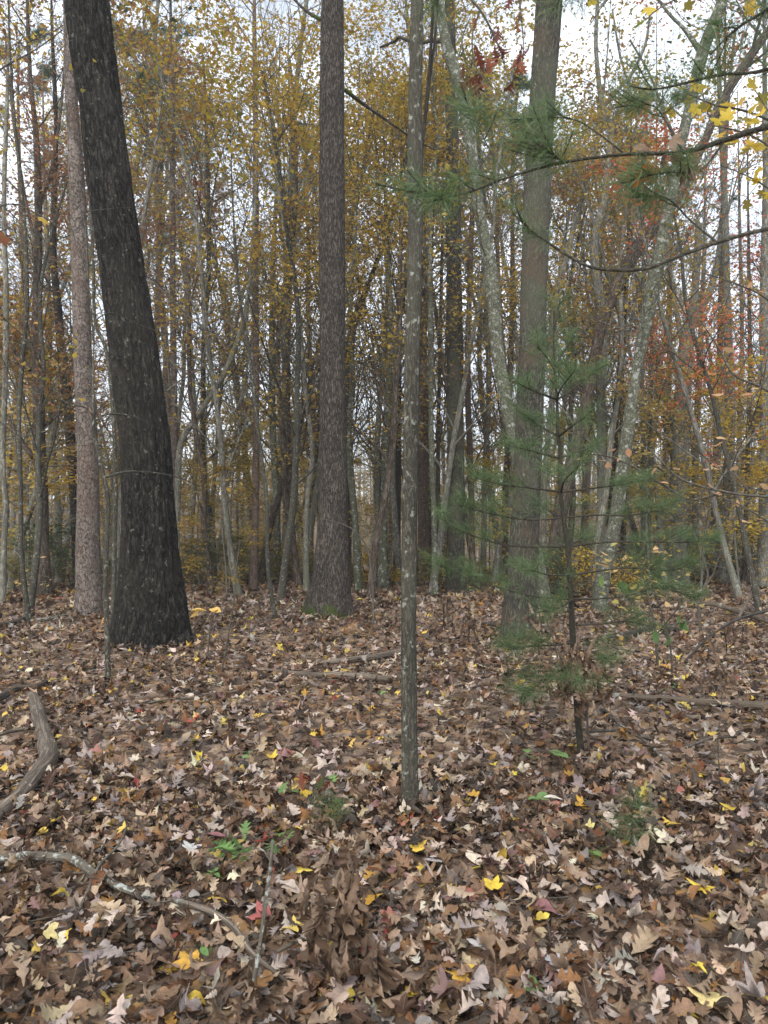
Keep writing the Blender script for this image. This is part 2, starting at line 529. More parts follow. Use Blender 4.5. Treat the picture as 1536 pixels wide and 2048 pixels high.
def star_leaf(pts, L, curl=0.0, bend=0.0, twist=0.0, wave=0.0, ph=0.0):
    """palmate leaf: fan around the stalk end; pts are (degrees, radius)"""
    full = [(a, r) for a, r in pts] + [(180 - a, r) for a, r in reversed(pts) if abs(a - 90) > 1e-6 and abs(a + 90) > 1e-6]
    full = sorted(full, key=lambda q: q[0] if q[0] >= -90 else q[0] + 360)
    V, uv = [(0, 0, 0)], [(0, 0.2, 0)]
    for a, r in full:
        x, y = r * L * math.cos(math.radians(a)), r * L * math.sin(math.radians(a))
        z = curl * x * x / L * 2 + bend * y * y / L + twist * x * y / L * 2 + wave * L * 0.07 * math.sin(5 * math.radians(a) + ph)
        V.append((x, y, z)); uv.append((x / L * 0.6, 0.2 + 0.8 * y / L, 0))
    n = len(full)
    T = [(0, 1 + i, 1 + (i + 1) % n) for i in range(n)]
    V = np.array(V); V[:, 1] -= 0.3 * L
    return V, [np.array(T)], np.array(uv)


OAK_T = [0, .14, .17, .24, .30, .36, .43, .49, .56, .64, .71, .79, .88, .96, 1.0]
OAK_W = [.012, .05, .12, .14, .07, .19, .22, .085, .25, .27, .10, .24, .20, .12, .03]
REDOAK_T = [0, .16, .24, .36, .42, .54, .60, .74, .82, .92, 1.0]
REDOAK_W = [.012, .09, .035, .24, .055, .34, .06, .30, .07, .11, .01]
OVAL_T = [0, .15, .35, .55, .75, .9, 1.0]
OVAL_W = [.01, .14, .25, .27, .19, .08, .01]
MAPLE = [(-90, .15), (-58, .36), (-35, .50), (-14, .66), (2, .60), (13, .50), (26, .72), (40, .92), (53, .74), (64, .56), (76, .78), (90, 1.0)]
MAPLE_SMALL = [(-90, .15), (-22, .62), (12, .46), (40, .88), (64, .52), (90, 1.0)]


def variants(kind, n, L, curl=0.5, rng=RNG):
    out = []
    for i in range(n):
        a = dict(curl=rng.normal(0.15, 0.35) * curl * 2, bend=rng.normal(0, 0.30) * curl * 2, twist=rng.normal(0, 0.3) * curl * 2,
                 wave=rng.uniform(0.2, 1.0) * curl * 2, ph=rng.uniform(0, 6))
        if kind == 'oak': out.append(strip_leaf(OAK_T, np.array(OAK_W) * rng.uniform(.85, 1.1), L, .05, **a))
        elif kind == 'redoak': out.append(strip_leaf(REDOAK_T, np.array(REDOAK_W) * rng.uniform(.8, 1.05), L, .10, **a))
        elif kind == 'oval': out.append(strip_leaf(OVAL_T, np.array(OVAL_W) * rng.uniform(.75, 1.15), L, 0, **a))
        elif kind == 'maple': out.append(star_leaf(MAPLE, L * .62, **a))
        elif kind == 'maple_small': out.append(star_leaf(MAPLE_SMALL, L * .62, **a))
        elif kind == 'chip':                                  # small far leaf, folded along its midrib
            w = rng.uniform(.24, .34); f = rng.uniform(.05, .2)
            V = np.array([(0, -.5, 0), (-w, .0, f), (0, .5, rng.normal(0, .1)), (w, .05, f)]) * L
            out.append((V, [np.array([(0, 2, 1), (0, 3, 2)])], np.zeros((4, 3))))
    return out


def rotations(n, tilt, rng, flip=0.0, up=None):
    """random yaw, then a tilt of the leaf's normal"""
    yaw = rng.uniform(0, 2 * np.pi, n)
    az = rng.uniform(0, 2 * np.pi, n)
    t = rng.normal(0, tilt, n)
    t = np.where(rng.random(n) < flip, np.pi - t, t)
    c, s = np.cos(yaw), np.sin(yaw)
    Z = np.zeros((n, 3, 3)); Z[:, 0, 0] = c; Z[:, 0, 1] = -s; Z[:, 1, 0] = s; Z[:, 1, 1] = c; Z[:, 2, 2] = 1
    ax = np.stack([np.cos(az), np.sin(az), np.zeros(n)], 1)
    K = np.zeros((n, 3, 3))
    K[:, 0, 2] = ax[:, 1]; K[:, 1, 2] = -ax[:, 0]; K[:, 2, 0] = -ax[:, 1]; K[:, 2, 1] = ax[:, 0]
    R = np.eye(3)[None] + np.sin(t)[:, None, None] * K + (1 - np.cos(t))[:, None, None] * (K @ K)
    return R @ Z


def scatter(buf, protos, pos, R, scale, which=None, rng=RNG, col=None, rnd=None, want_uv=False):
    n = len(pos)
    if which is None:
        which = rng.integers(0, len(protos), n)
    for k, (V, faces, uv) in enumerate(protos):
        idx = np.nonzero(which == k)[0]
        if not len(idx):
            continue
        m = len(V)
        X = np.einsum('nij,vj->nvi', R[idx], V) * scale[idx, None, None] + pos[idx, None]
        off = (np.arange(len(idx)) * m)[:, None, None]
        fs = [(f[None] + off).reshape(-1, f.shape[1]) for f in faces]
        at = {}
        if col is not None: at['col'] = np.repeat(col[idx], m, 0)
        if rnd is not None: at['rnd'] = np.repeat(rnd[idx], m)
        if want_uv: at['luv'] = np.tile(uv, (len(idx), 1))
        buf.add(X.reshape(-1, 3), fs, **at)


# ------------------------------------------------------------------ the ground
def axis(a, b, near, far, grow):
    out, v, s = [a], a, near
    while v < b:
        v += s; out.append(v); s = min(far, s * grow)
    return np.array(out)


ya = axis(-6, 900, 0.22, 30, 1.012)
xa = axis(0, 700, 0.22, 30, 1.03)
xa = np.concatenate([-xa[:0:-1], xa])
GX, GY = np.meshgrid(xa, ya)
GZ = ground(GX, GY)
GV = np.stack([GX, GY, GZ], -1).reshape(-1, 3)
nx_, ny_ = len(xa), len(ya)
gi = (np.arange(ny_ - 1)[:, None] * nx_ + np.arange(nx_ - 1)[None]).ravel()
GQ = np.stack([gi, gi + 1, gi + nx_ + 1, gi + nx_], 1)
ground_obj = link('ground', make_mesh('ground', GV, GQ, ground_material()))
ground_obj['kind'] = 'structure'
ground_obj['label'] = 'forest floor under a thick carpet of fallen leaves'

# ------------------------------------------------------------------ fallen leaves
PAL = np.array([[.120, .068, .038], [.190, .120, .072], [.056, .030, .017], [.300, .205, .135], [.430, .345, .285], [.250, .205, .185],
                [.200, .095, .036], [.125, .055, .022], [.420, .310, .205], [.022, .013, .008], [.52, .37, .06], [.36, .19, .04], [.28, .06, .045], [.56, .48, .36], [.16, .085, .075]])  # darkest and palest tones also paint in shade and light among the leaves
PALW = np.array([17, 15, 19, 10, 7, 8, 5, 6, 4, 17, 1.8, 1.4, .2, 1.2, 2]); PALW = PALW / PALW.sum()


def leaf_colours(n, rng):
    c = PAL[rng.choice(len(PAL), n, p=PALW)] * rng.uniform(.78, 1.22, (n, 1)) * rng.uniform(.93, 1.07, (n, 3))
    return np.concatenate([np.clip(c, 0, 1), np.ones((n, 1))], 1)


NEAR = variants('oak', 7, .115, .7) + variants('redoak', 6, .125, .7) + variants('maple', 5, .10, .7) + variants('oval', 3, .085, .8)
MID = variants('redoak', 5, .135, .6) + variants('maple_small', 4, .12, .6) + variants('oval', 3, .11, .6) + variants('oak', 4, .13, .6)
FAR = variants('chip', 6, .15, .7) + variants('maple_small', 3, .15, .7)

litter = Buf()


def litter_band(y0, y1, dens, protos, tilt, zmax, smin, smax, margin=1.15):
    area = (y1 - y0) * (y0 + y1) * 0.5 * margin
    n = int(area * dens)
    y = np.sqrt(RNG.uniform(y0 ** 2, y1 ** 2, n))
    x = RNG.uniform(-0.5, 0.5, n) * y * margin
    if y1 < 4:
        x = RNG.uniform(-1, 1, n) * (0.5 * y * margin + 0.25)
    z = ground(x, y) + RNG.random(n) ** 1.3 * zmax
    scatter(litter, protos, np.stack([x, y, z + .006], 1), rotations(n, tilt, RNG, 0.45), RNG.uniform(smin, smax, n),
            col=leaf_colours(n, RNG), want_uv=True)


litter_band(1.2, 4.6, 380, NEAR, .25, .02, .5, 1.0)
litter_band(1.2, 4.6, 480, NEAR, .72, .085, .35, 1.0)
litter_band(4.5, 9, 260, MID, .66, .08, .45, 1.0)
litter_band(9, 15, 120, MID, .68, .09, .6, 1.2)
litter_band(15, 24, 60, FAR, .5, .06, .8, 1.6)
litter_band(24, 42, 22, FAR, .5, .08, 1.2, 2.4)
for bx, by, br in ((303, 1283, .52), (179, 1238, .25), (656, 1236, .42), (819, 1642, .06), (1036, 1283, .28), (912, 1186, .27), (1088, 1232, .15), (1196, 1232, .16), (217, 1378, .03), (1165, 1530, .03), (1352, 1166, .4)):
    b_ = gpx(bx, by); n = int(60 + 260 * br)                 # leaves drifted against the feet of the trunks
    an = RNG.uniform(0, 6.28, n); rr = br * 1.0 + RNG.random(n) ** 1.5 * .30
    x = b_[0] + np.cos(an) * rr; y = b_[1] + np.sin(an) * rr
    z = ground(x, y) + .03 + .09 * RNG.random(n) * np.clip(1.3 - (rr - br) / .25, 0, 1)
    scatter(litter, MID if b_[1] > 5 else NEAR, np.stack([x, y, z], 1), rotations(n, .8, RNG, .45), RNG.uniform(.5, 1.0, n), col=leaf_colours(n, RNG), want_uv=True)
lit = link('leaf_litter', litter.mesh('leaf_litter', LITTER), kind='stuff')
lit['label'] = 'brown and tan fallen oak and maple leaves carpeting the forest floor'
lit['category'] = 'leaf litter'


def leaf_mesh(name, proto, colour):
    V, f, uv = proto
    n = len(V)
    return make_mesh(name, V, f, LITTER, {'col': np.tile(np.array([*colour, 1.0]), (n, 1)), 'luv': uv})


def euler_of(Rm):
    import mathutils
    return mathutils.Matrix(Rm.tolist()).to_euler()


def top_leaves(name, kind, L, n, colours, y0, y1, nmesh, curl=.65, zlo=.05, zhi=.085, tilt=.5):
    """the leaves that show largest: each is its own piece of the ground"""
    ms = [leaf_mesh(name, v, np.array(colours[i % len(colours)]) * RNG.uniform(.85, 1.15)) for i, v in enumerate(variants(kind, nmesh, L, curl))]
    R = rotations(n, tilt, RNG, 0.3)
    y = np.sqrt(RNG.uniform(y0 ** 2, y1 ** 2, n)); x = RNG.uniform(-.52, .52, n) * y
    for i in range(n):
        z = float(ground(x[i], y[i])) + RNG.uniform(zlo, zhi)
        link(name, ms[i % nmesh], ground_obj, (x[i], y[i], z), euler_of(R[i]), RNG.uniform(.65, 1.05))


top_leaves('oak_leaf', 'oak', .125, 150, [PAL[0], PAL[1], PAL[3], PAL[4], PAL[6], PAL[5], PAL[8], PAL[2]], 2.3, 4.2, 24)
top_leaves('oak_leaf', 'redoak', .13, 150, [PAL[1], PAL[4], PAL[3], PAL[0], PAL[2], PAL[7], PAL[5], PAL[6]], 2.3, 4.6, 24)
top_leaves('maple_leaf', 'maple', .105, 120, [PAL[5], PAL[4], PAL[3], (.42, .36, .28), PAL[1], (.30, .12, .09)], 2.3, 5.0, 18)
top_leaves('yellow_maple_leaf', 'maple', .085, 95, [(.55, .36, .05), (.54, .40, .07), (.42, .24, .04), (.56, .46, .18)], 2.4, 11.0, 12)
top_leaves('red_maple_leaf', 'maple', .08, 12, [(.36, .07, .05), (.44, .13, .07)], 3.4, 9, 6)
top_leaves('oval_leaf', 'oval', .10, 70, [PAL[5], PAL[4], (.24, .11, .11), PAL[1], PAL[8], PAL[6]], 2.3, 5.0, 14)


def put_leaf(name, kind, L, colour, x, y, rz=0.0, rx=0.12, z=.062, curl=.35):
    p = gpx(x, y)
    me = leaf_mesh(name, variants(kind, 1, L * (.78 if kind == 'maple' else .9), curl)[0], colour)
    link(name, me, ground_obj, (p[0], p[1], p[2] + z), (rx, 0.05, rz))


# leaves one can pick out in the photograph
for kind, L, c, x, y, rz in [
        ('maple', .15, (.62, .43, .05), 1400, 1806, 2.2), ('maple', .16, (.62, .56, .40), 1330, 1703, 1.0), ('maple', .14, (.60, .42, .05), 980, 1800, .4),
        ('maple', .13, (.66, .50, .10), 606, 1762, .2), ('maple', .17, (.62, .50, .22), 1412, 2028, .3), ('maple', .14, (.52, .30, .05), 915, 1988, 1.5),
        ('maple', .13, (.55, .38, .06), 1458, 1640, 2.0), ('maple', .13, (.60, .40, .06), 838, 1722, 5.0), ('maple', .15, (.50, .28, .05), 375, 1955, .8),
        ('oval', .15, (.62, .52, .40), 948, 1740, .3), ('oak', .17, (.40, .36, .35), 872, 1745, 2.6), ('oak', .17, (.38, .36, .36), 1125, 1975, .5),
        ('maple', .15, (.44, .41, .39), 960, 1925, 1.2), ('oval', .13, (.60, .55, .47), 1104, 1621, 1.6), ('oak', .19, (.20, .12, .07), 700, 1905, 3.0),
        ('maple', .13, (.58, .36, .05), 1060, 1385, .7), ('maple', .14, (.34, .10, .09), 520, 1870, 1.7), ('oval', .13, (.24, .09, .10), 1060, 1690, 1.0),
        ('maple', .13, (.58, .40, .05), 540, 1532, .5), ('maple', .12, (.62, .47, .10), 775, 1555, 2.0), ('oak', .16, (.22, .16, .11), 270, 1740, 1.2),
        ('maple', .14, (.50, .27, .04), 745, 1830, 4.0), ('maple', .14, (.48, .47, .44), 380, 1720, 1.0), ('oak', .18, (.30, .22, .14), 1290, 1925, 5.4)]:
    put_leaf({'maple': 'maple_leaf', 'oval': 'oval_leaf', 'oak': 'oak_leaf'}[kind], kind, L, c, x, y, rz)

# twigs and needles among the leaves
tw = Buf()
for i in range(420):
    y = math.sqrt(RNG.uniform(2.2 ** 2, 14 ** 2)); x = RNG.uniform(-.55, .55) * y
    L = RNG.uniform(.12, .6); a = RNG.uniform(0, math.pi); k = 4
    t = np.linspace(-.5, .5, k)[:, None]
    P = np.array([x, y, 0]) + t * L * np.array([math.cos(a), math.sin(a), 0]) + RNG.normal(0, .012, (k, 3))
    P[:, 2] = ground(P[:, 0], P[:, 1]) + RNG.uniform(.035, .065) + t[:, 0] * RNG.uniform(-.1, .12) * L
    V, f, b = tube(P, np.linspace(RNG.uniform(.0018, .0045), .001, k), 4)
    tw.add(V, f, bark=b)
o = link('twig_litter', tw.mesh('twig_litter', BK['twig']), kind='stuff')
o['label'] = 'thin bare twigs strewn over the fallen leaves'; o['category'] = 'twigs'


# ------------------------------------------------------------------ branching crowns
def perp(d, rng):
    v = rng.normal(0, 1, 3); v -= d * v.dot(d)
    return v / max(np.linalg.norm(v), 1e-6)


def grow(rng, P0, d, L, r, lvl, spec, polys, anchors):
    k = spec['k'][lvl]
    pts = [P0]
    for i in range(k):
        d = d + rng.normal(0, spec['wander'], 3) + np.array([0, 0, spec['up'][lvl]])
        d = d / np.linalg.norm(d)
        pts.append(pts[-1] + d * L / k)
    pts = np.array(pts)
    polys.append((pts, np.linspace(r, r * .35, k + 1), lvl))
    if lvl >= spec['leafy']:
        for t in spec['at']:
            j = t * k; i = min(int(j), k - 1)
            anchors.append(pts[i] + (pts[i + 1] - pts[i]) * (j - i))
    if lvl < spec['max']:
        n = spec['kids'][lvl]
        for c in range(n):
            t = spec['from'] + (1 - spec['from']) * (c + rng.random()) / n
            j = t * k; i = min(int(j), k - 1)
            p = pts[i] + (pts[i + 1] - pts[i]) * (j - i)
            dd = pts[i + 1] - pts[i]; dd = dd / np.linalg.norm(dd)
            a = rng.uniform(*spec['angle'])
            nd = dd * math.cos(a) + perp(dd, rng) * math.sin(a)
            grow(rng, p, nd, L * rng.uniform(.42, .68) * (1.15 - .45 * t), r * .55 * (1.1 - .5 * t), lvl + 1, spec, polys, anchors)


def build_proto(seed, height, r, bare, nlimb, limb_len, limb_ang, spec, leaf, nleaf, lsize, clump, lean=.0, taper=.3, flat=1.0, segs=8, tilt=.7, wob=.03):
    """one tree of a kind: trunk, branches and crown meshes standing on the origin"""
    rng = np.random.default_rng(seed)
    k = 10
    pts = [np.array([0, 0, -.15])]
    d = np.array([rng.normal(0, .02) + lean, rng.normal(0, .02), 1.0])
    for i in range(k):
        d = d + np.array([rng.normal(0, wob), rng.normal(0, wob), 0]); d /= np.linalg.norm(d)
        pts.append(pts[-1] + d * (height + .15) / k)
    C = catmull(np.array(pts), 36)
    h = np.linspace(0, 1, 36)
    R = r * (1 - (1 - taper) * h) * (1 + .35 * np.exp(-h * height / .25))
    R[-1] = r * .1
    tv, tf, tb = tube(C, R, segs, lump=r * .12, lump_k=(4 / r * .25, 1.2))
    polys, anchors = [], []
    for i in range(nlimb):
        t = bare + (1 - bare) * (i + rng.random()) / nlimb
        t = min(t, .985)
        j = int(t * 35)
        az = i * 2.4 + rng.normal(0, .5)
        el = rng.uniform(*limb_ang)
        dd = np.array([math.cos(az) * math.sin(el), math.sin(az) * math.sin(el), math.cos(el)])
        grow(rng, C[j], dd, limb_len * rng.uniform(.7, 1.2) * (1.15 - .65 * (t - bare) / max(1 - bare, .01)), R[j] * rng.uniform(.28, .5), 0, spec, polys, anchors)
    bb = Buf()
    for P, rr, lvl in polys:
        v, f, b = tube(P, np.maximum(rr, .0035), [5, 4, 3, 3][lvl])
        bb.add(v, f, bark=b)
    out = {'trunk': (tv, tf, tb), 'height': height, 'branches': bb, 'r': r}
    if nleaf:
        A = np.array(anchors)
        pick = rng.integers(0, len(A), nleaf)
        dens = vnoise(A * .55 + seed)[pick]
        pick = pick[dens > rng.uniform(-.45, .3, nleaf)]
        n = len(pick)
        pos = A[pick] + rng.normal(0, clump, (n, 3)) * np.array([1, 1, .6 * flat]) - np.array([0, 0, clump * .3])
        cb = Buf()
        scatter(cb, leaf, pos, rotations(n, tilt, rng, .5), lsize * rng.uniform(.65, 1.2, n), rng=rng, rnd=np.clip(rng.normal(.5, .22, n) + .25 * vnoise(pos * .7), 0, 1))
        out['crown'] = cb
    return out


def finish(p, name):
    p['trunk_me'] = make_mesh(name + '_trunk', p['trunk'][0], p['trunk'][1], BK['grey'], {'bark': p['trunk'][2]})
    p['branches_me'] = p['branches'].mesh(name + '_branches', BK['grey'])
    if 'crown' in p:
        p['crown_me'] = p['crown'].mesh(name + '_crown', LF['gold'], smooth=False)
    for k in ('trunk', 'branches', 'crown'):
        p.pop(k, None)
    return p


STAR = variants('maple_small', 3, 1.0, .35)
CHIP = variants('chip', 3, 1.0, .5)
S_MAPLE = dict(k=[6, 4, 3], up=[.06, .05, .02], wander=.10, max=2, leafy=1, at=(.45, .75, 1.0), kids=[6, 4], **{'from': .25}, angle=(.5, 1.0))
S_CANOPY = dict(k=[6, 5, 3], up=[.09, .06, .03], wander=.13, max=2, leafy=1, at=(.5, .8, 1.0), kids=[6, 5], **{'from': .3}, angle=(.5, 1.0))
S_FLAT = dict(k=[5, 4, 3], up=[.0, .0, .0], wander=.07, max=2, leafy=1, at=(.3, .6, .9), kids=[7, 4], **{'from': .2}, angle=(.6, 1.0))
PROTO = {'maple': [], 'canopy': [], 'beech': [], 'pole': [], 'pine': [], 'bush': []}
for s in range(4):
    PROTO['maple'].append(finish(build_proto(20 + s, 10.5, .075, .22, 17, 2.6, (.45, .95), S_MAPLE, STAR, 5000, .095, .16, lean=.05 * (s - 1.5), wob=.07), 'maple'))
for s in range(4):
    PROTO['canopy'].append(finish(build_proto(40 + s, 22, .19, .42, 17, 4.6, (.4, 1.0), S_CANOPY, STAR, 3300, .14, .26, wob=.05), 'canopy'))
for s in range(3):
    PROTO['beech'].append(finish(build_proto(60 + s, 6.0, .035, .12, 15, 1.7, (1.1, 1.5), S_FLAT, CHIP, 3200, .14, .12, flat=.35, tilt=.3, segs=6), 'beech'))
for s in range(3):
    PROTO['pole'].append(finish(build_proto(70 + s, 12, .055, .35, 11, 1.5, (.4, .9), S_MAPLE, STAR, 900, .11, .16, segs=7, wob=.06), 'pole'))


# distant pine: bare pole, needle clumps at the top
def needle_tuft(rng, n, L, spread=(.35, 1.25), w=.0016, droop=.15, back=.06):
    V, T, Q, r = [], [], [], []
    for i in range(n):
        a = rng.uniform(0, 2 * math.pi); e = rng.uniform(*spread)
        d = np.array([math.sin(e) * math.cos(a), math.cos(e), math.sin(e) * math.sin(a)])
        p = np.array([0, -rng.uniform(0, back), 0]); l = L * rng.uniform(.7, 1.1)
        s = perp(d, rng) * w
        m = p + d * l * .55; e2 = p + d * l + np.array([0, 0, -droop * l])
        b = len(V)
        V += [p - s * .5, p + s * .5, m + s * .5, m - s * .5, e2]
        Q.append((b, b + 1, b + 2, b + 3)); T.append((b + 3, b + 2, b + 4))
        r += [rng.random()] * 5
    return np.array(V), [np.array(Q), np.array(T)], np.array(r)


for s in range(2):
    p = build_proto(80 + s, 19, .15, .62, 13, 2.6, (.9, 1.5), S_CANOPY, STAR, 0, .1, .1)
    rng = np.random.default_rng(90 + s)
    polys, anchors = [], []
    cb = Buf()
    P = np.vstack([p['branches'].V[i] for i in range(len(p['branches'].V))])
    A = P[rng.integers(0, len(P), 900)]
    A = A[A[:, 2] > 11]
    tv, tf, tr = needle_tuft(rng, 26, 1.0, (.1, 1.4), .03, .1, .1)
    n = len(A)
    scatter(cb, [(tv, tf, None)], A, rotations(n, 1.0, rng, .5), rng.uniform(.22, .34, n), rng=rng, rnd=rng.random(n))
    p['crown'] = cb
    PROTO['pine'].append(finish(p, 'pine'))

for s in range(2):                                  # knee-high undergrowth
    PROTO['bush'].append(finish(build_proto(100 + s, 1.1, .012, .05, 12, .7, (.5, 1.3), S_FLAT, CHIP, 1500, .075, .07, segs=5), 'bush'))


def plant(name, label, cat, kind, i, x, y, height=None, bark='grey', leaf='gold', group=None, rot=None):
    p = PROTO[kind][i % len(PROTO[kind])]
    s = (height / p['height']) if height else 1.0
    t = thing(name, label, cat, (x, y, float(ground(x, y))), group)
    t.rotation_euler = (RNG.normal(0, .035), RNG.normal(0, .045), RNG.uniform(0, 6.28) if rot is None else rot)
    sc = (s, s, s)
    link('trunk', p['trunk_me'], t, scale=sc, mat=BK[bark])
    link('branches', p['branches_me'], t, scale=sc, mat=BK[bark], kind='stuff')
    if 'crown_me' in p and leaf:
        link('crown', p['crown_me'], t, scale=sc, mat=LF[leaf], kind='stuff')
    return t


# ------------------------------------------------------------------ trees traced where they stand
import mathutils
S_SIDE = dict(k=[5, 4, 3], up=[.05, .03, .0], wander=.12, max=2, leafy=1, at=(.5, 1.0), kids=[4, 3], **{'from': .3}, angle=(.4, .9))
KITE = variants('chip', 4, 1.0, .5)


def traced(name, label, bark, pts, D=None, cat='tree', group=None, ext=6.0, segs=12, flare=.3, lobes=None, ridge=0.0, ridge_k=(26, 3), lump=.1,
           limbs=(), leaf='gold', nleaf=700, lsize=.12, twigs=5, seed=0, depth=0.0, rings=70, twig_len=1.6, top_limbs=8):
    """trunk through photo points (x, y, width in pixels), foot first, all at the distance of its foot"""
    rng = np.random.default_rng(1000 + seed)
    if D is None:
        D = gpx(pts[0][0], pts[0][1])[1]
    k = D / F
    P = [np.append(px(x, y, D + depth * i), w * .5 * k) for i, (x, y, w) in enumerate(pts)]
    b = P[0].copy(); g = float(ground(b[0], D))
    if b[2] > g:                                            # foot hidden in the photo: run it down to the ground
        P.insert(0, np.array([b[0] - (P[1][0] - b[0]) * .2, D, g - .12, b[3] * 1.05]))
    else:
        P[0][2] = g - .12
    base = np.array([P[0][0], D, g])
    n_in = len(P)
    d = P[-1][:3] - P[-2][:3]; d /= np.linalg.norm(d)
    for i in range(4):
        d = d * .75 + np.array([0, 0, .25]); d /= np.linalg.norm(d)
        q = P[-1].copy(); q[:3] += d * ext / 4; q[3] *= .72
        P.append(q)
    C = catmull(np.array(P), rings)
    C[:, 3] = np.maximum(C[:, 3], .004)
    R = C[:, 3] * (1 + flare * np.exp(-np.clip(C[:, 2] - g, 0, None) / (2.2 * C[0, 3] + .05)))
    t = thing(name, label, cat, base, group)
    r0 = C[len(C) // 3, 3]
    V, f, bk = tube(C[:, :3] - base, R, segs, lump=lump * r0, lump_k=(1.3 / r0 * .3, 1.4), ridge=ridge, ridge_k=ridge_k, lobes=lobes)
    link('trunk', make_mesh('trunk', V, f, BK[bark], {'bark': bk}), t)
    for lp in limbs:
        Q = np.array([np.append(px(x, y, D + (0.25 * i if len(q) == 0 else q[0])) - base, w * .5 * k) for i, (x, y, w, *q) in enumerate(lp)])
        Cq = catmull(Q, 7 * len(lp))
        v, ff, b2 = tube(Cq[:, :3], np.maximum(Cq[:, 3], .003), 7, lump=.08 * Q[0, 3], lump_k=(10, 3))
        link('limb', make_mesh('limb', v, ff, BK[bark], {'bark': b2}), t)
    bb, cb = Buf(), Buf()
    polys, anchors = [], []
    zs = np.linspace(0, 1, len(C))
    i_top = int(len(C) * .72)
    for i in range(twigs):
        j = int(rng.uniform(.22, .75) * len(C))
        az = rng.uniform(0, 6.28); el = rng.uniform(.6, 1.35)
        dd = np.array([math.cos(az) * math.sin(el), math.sin(az) * math.sin(el) * .7, math.cos(el)])
        grow(rng, C[j, :3] - base, dd / np.linalg.norm(dd), twig_len * rng.uniform(.5, 1.2), min(R[j] * .3, .02), 0, S_SIDE, polys, anchors)
    for i in range(top_limbs):
        j = rng.integers(i_top, len(C) - 1)
        az = rng.uniform(0, 6.28); el = rng.uniform(.4, 1.0)
        dd = np.array([math.cos(az) * math.sin(el), math.sin(az) * math.sin(el), math.cos(el)])
        grow(rng, C[j, :3] - base, dd, rng.uniform(1.5, 3.4), R[j] * .4, 0, S_SIDE if segs < 12 else S_CANOPY, polys, anchors)
    for Q, rr, lvl in polys:
        v, ff, b2 = tube(Q, np.maximum(rr, .003), [4, 3, 3, 3][lvl])
        bb.add(v, ff, bark=b2)
    if polys:
        link('branches', bb.mesh('branches', BK[bark if bark not in ('pine', 'white_oak', 'dark_oak') else 'brown']), t, kind='stuff')
        if nleaf and leaf:
            A = np.array(anchors)
            pos = A[rng.integers(0, len(A), nleaf)] + rng.normal(0, .16, (nleaf, 3))
            scatter(cb, KITE, pos, rotations(nleaf, .7, rng, .5), lsize * rng.uniform(.7, 1.2, nleaf), rng=rng, rnd=rng.random(nleaf))
            link('crown', cb.mesh('crown', LF[leaf], smooth=False), t, kind='stuff')
    return t, base, D


LOAK = traced('oak_tree', 'massive dark furrowed oak leaning over a spreading buttressed foot', 'dark_oak',
       [(303, 1285, 128), (303, 1245, 124), (303, 1190, 117), (300, 1100, 105), (290, 900, 101), (266, 700, 98), (246, 550, 92), (224, 400, 87), (200, 200, 84), (174, 10, 92)],
       ext=7, segs=110, flare=.32, lobes=(5, .22, .25, 1.0), ridge=.034, ridge_k=(24, 2.4), lump=.06, leaf='rust', nleaf=1200, twigs=0, seed=1, rings=420)
traced('pine_tree', 'pinkish grey pine trunk of scaly bark plates next to the massive dark oak', 'pine',
       [(179, 1238, 52), (177, 1180, 48), (176, 1090, 46), (175, 900, 42), (165, 700, 36), (156, 400, 31), (143, 200, 25), (136, 40, 18)],
       ext=5, segs=40, flare=.12, ridge=.006, ridge_k=(24, 12), lump=.05, leaf='far_needle', nleaf=600, lsize=.2, twigs=0, seed=2, rings=160)
traced('oak_tree', 'tall straight oak with green moss on its flared foot', 'white_oak',
       [(655, 1235, 80), (658, 1200, 74), (663, 1150, 66), (666, 1000, 58), (665, 700, 52), (664, 400, 52), (664, 100, 48), (665, 5, 46)],
       ext=8, segs=96, flare=.34, lobes=(4, .28, .22, .4), ridge=.010, ridge_k=(36, 4), lump=.05, leaf='gold', nleaf=1400, twigs=0, seed=3, rings=360,
       limbs=[[(690, 180, 9), (730, 210, 7), (780, 245, 6), (830, 280, 4), (870, 300, 3)], [(642, 40, 8), (610, 20, 6), (570, -20, 5)]])
FG = traced('slender_tree', 'slender grey ridged trunk standing by itself in the open leaf litter', 'slim',
       [(819, 1640, 34), (820, 1590, 32), (818, 1300, 31), (819, 1000, 31), (824, 700, 31), (831, 460, 31), (830, 400, 33), (830, 200, 29), (834, 10, 27)],
       ext=3.0, segs=40, flare=.25, lobes=(3, .2, .08, .4), ridge=.0022, ridge_k=(110, 22), lump=.09, leaf='gold', nleaf=350, lsize=.09, twigs=0, seed=4, rings=260)
traced('oak_tree', 'straight grey barked oak directly behind the young green pine', 'grey_oak',
       [(1036, 1283, 67), (1038, 1240, 64), (1048, 1100, 60), (1056, 900, 57), (1064, 700, 54), (1074, 400, 54), (1085, 200, 51), (1098, 5, 54)],
       ext=7, segs=96, flare=.14, lobes=(4, .1, .2, .4), ridge=.008, ridge_k=(40, 5), lump=.05, leaf='rust', nleaf=900, twigs=0, seed=5, rings=360)
traced('oak_tree', 'straight mid sized grey trunk beside the curving lichened tree', 'grey_oak',
       [(912, 1186, 40), (912, 1140, 37), (911, 1000, 36), (910, 700, 33), (906, 400, 29), (901, 100, 22), (899, 5, 21)], segs=30, flare=.15, ridge=.008, ridge_k=(30, 4),
       ext=6, leaf='gold', nleaf=900, twigs=3, seed=6, rings=120,
       limbs=[[(890, 82, 9), (860, 82, 8), (835, 86, 8), (800, 75, 7), (790, 82, 6), (760, 95, 5)], [(893, 300, 6), (870, 340, 6), (866, 420, 6), (862, 520, 5)]])
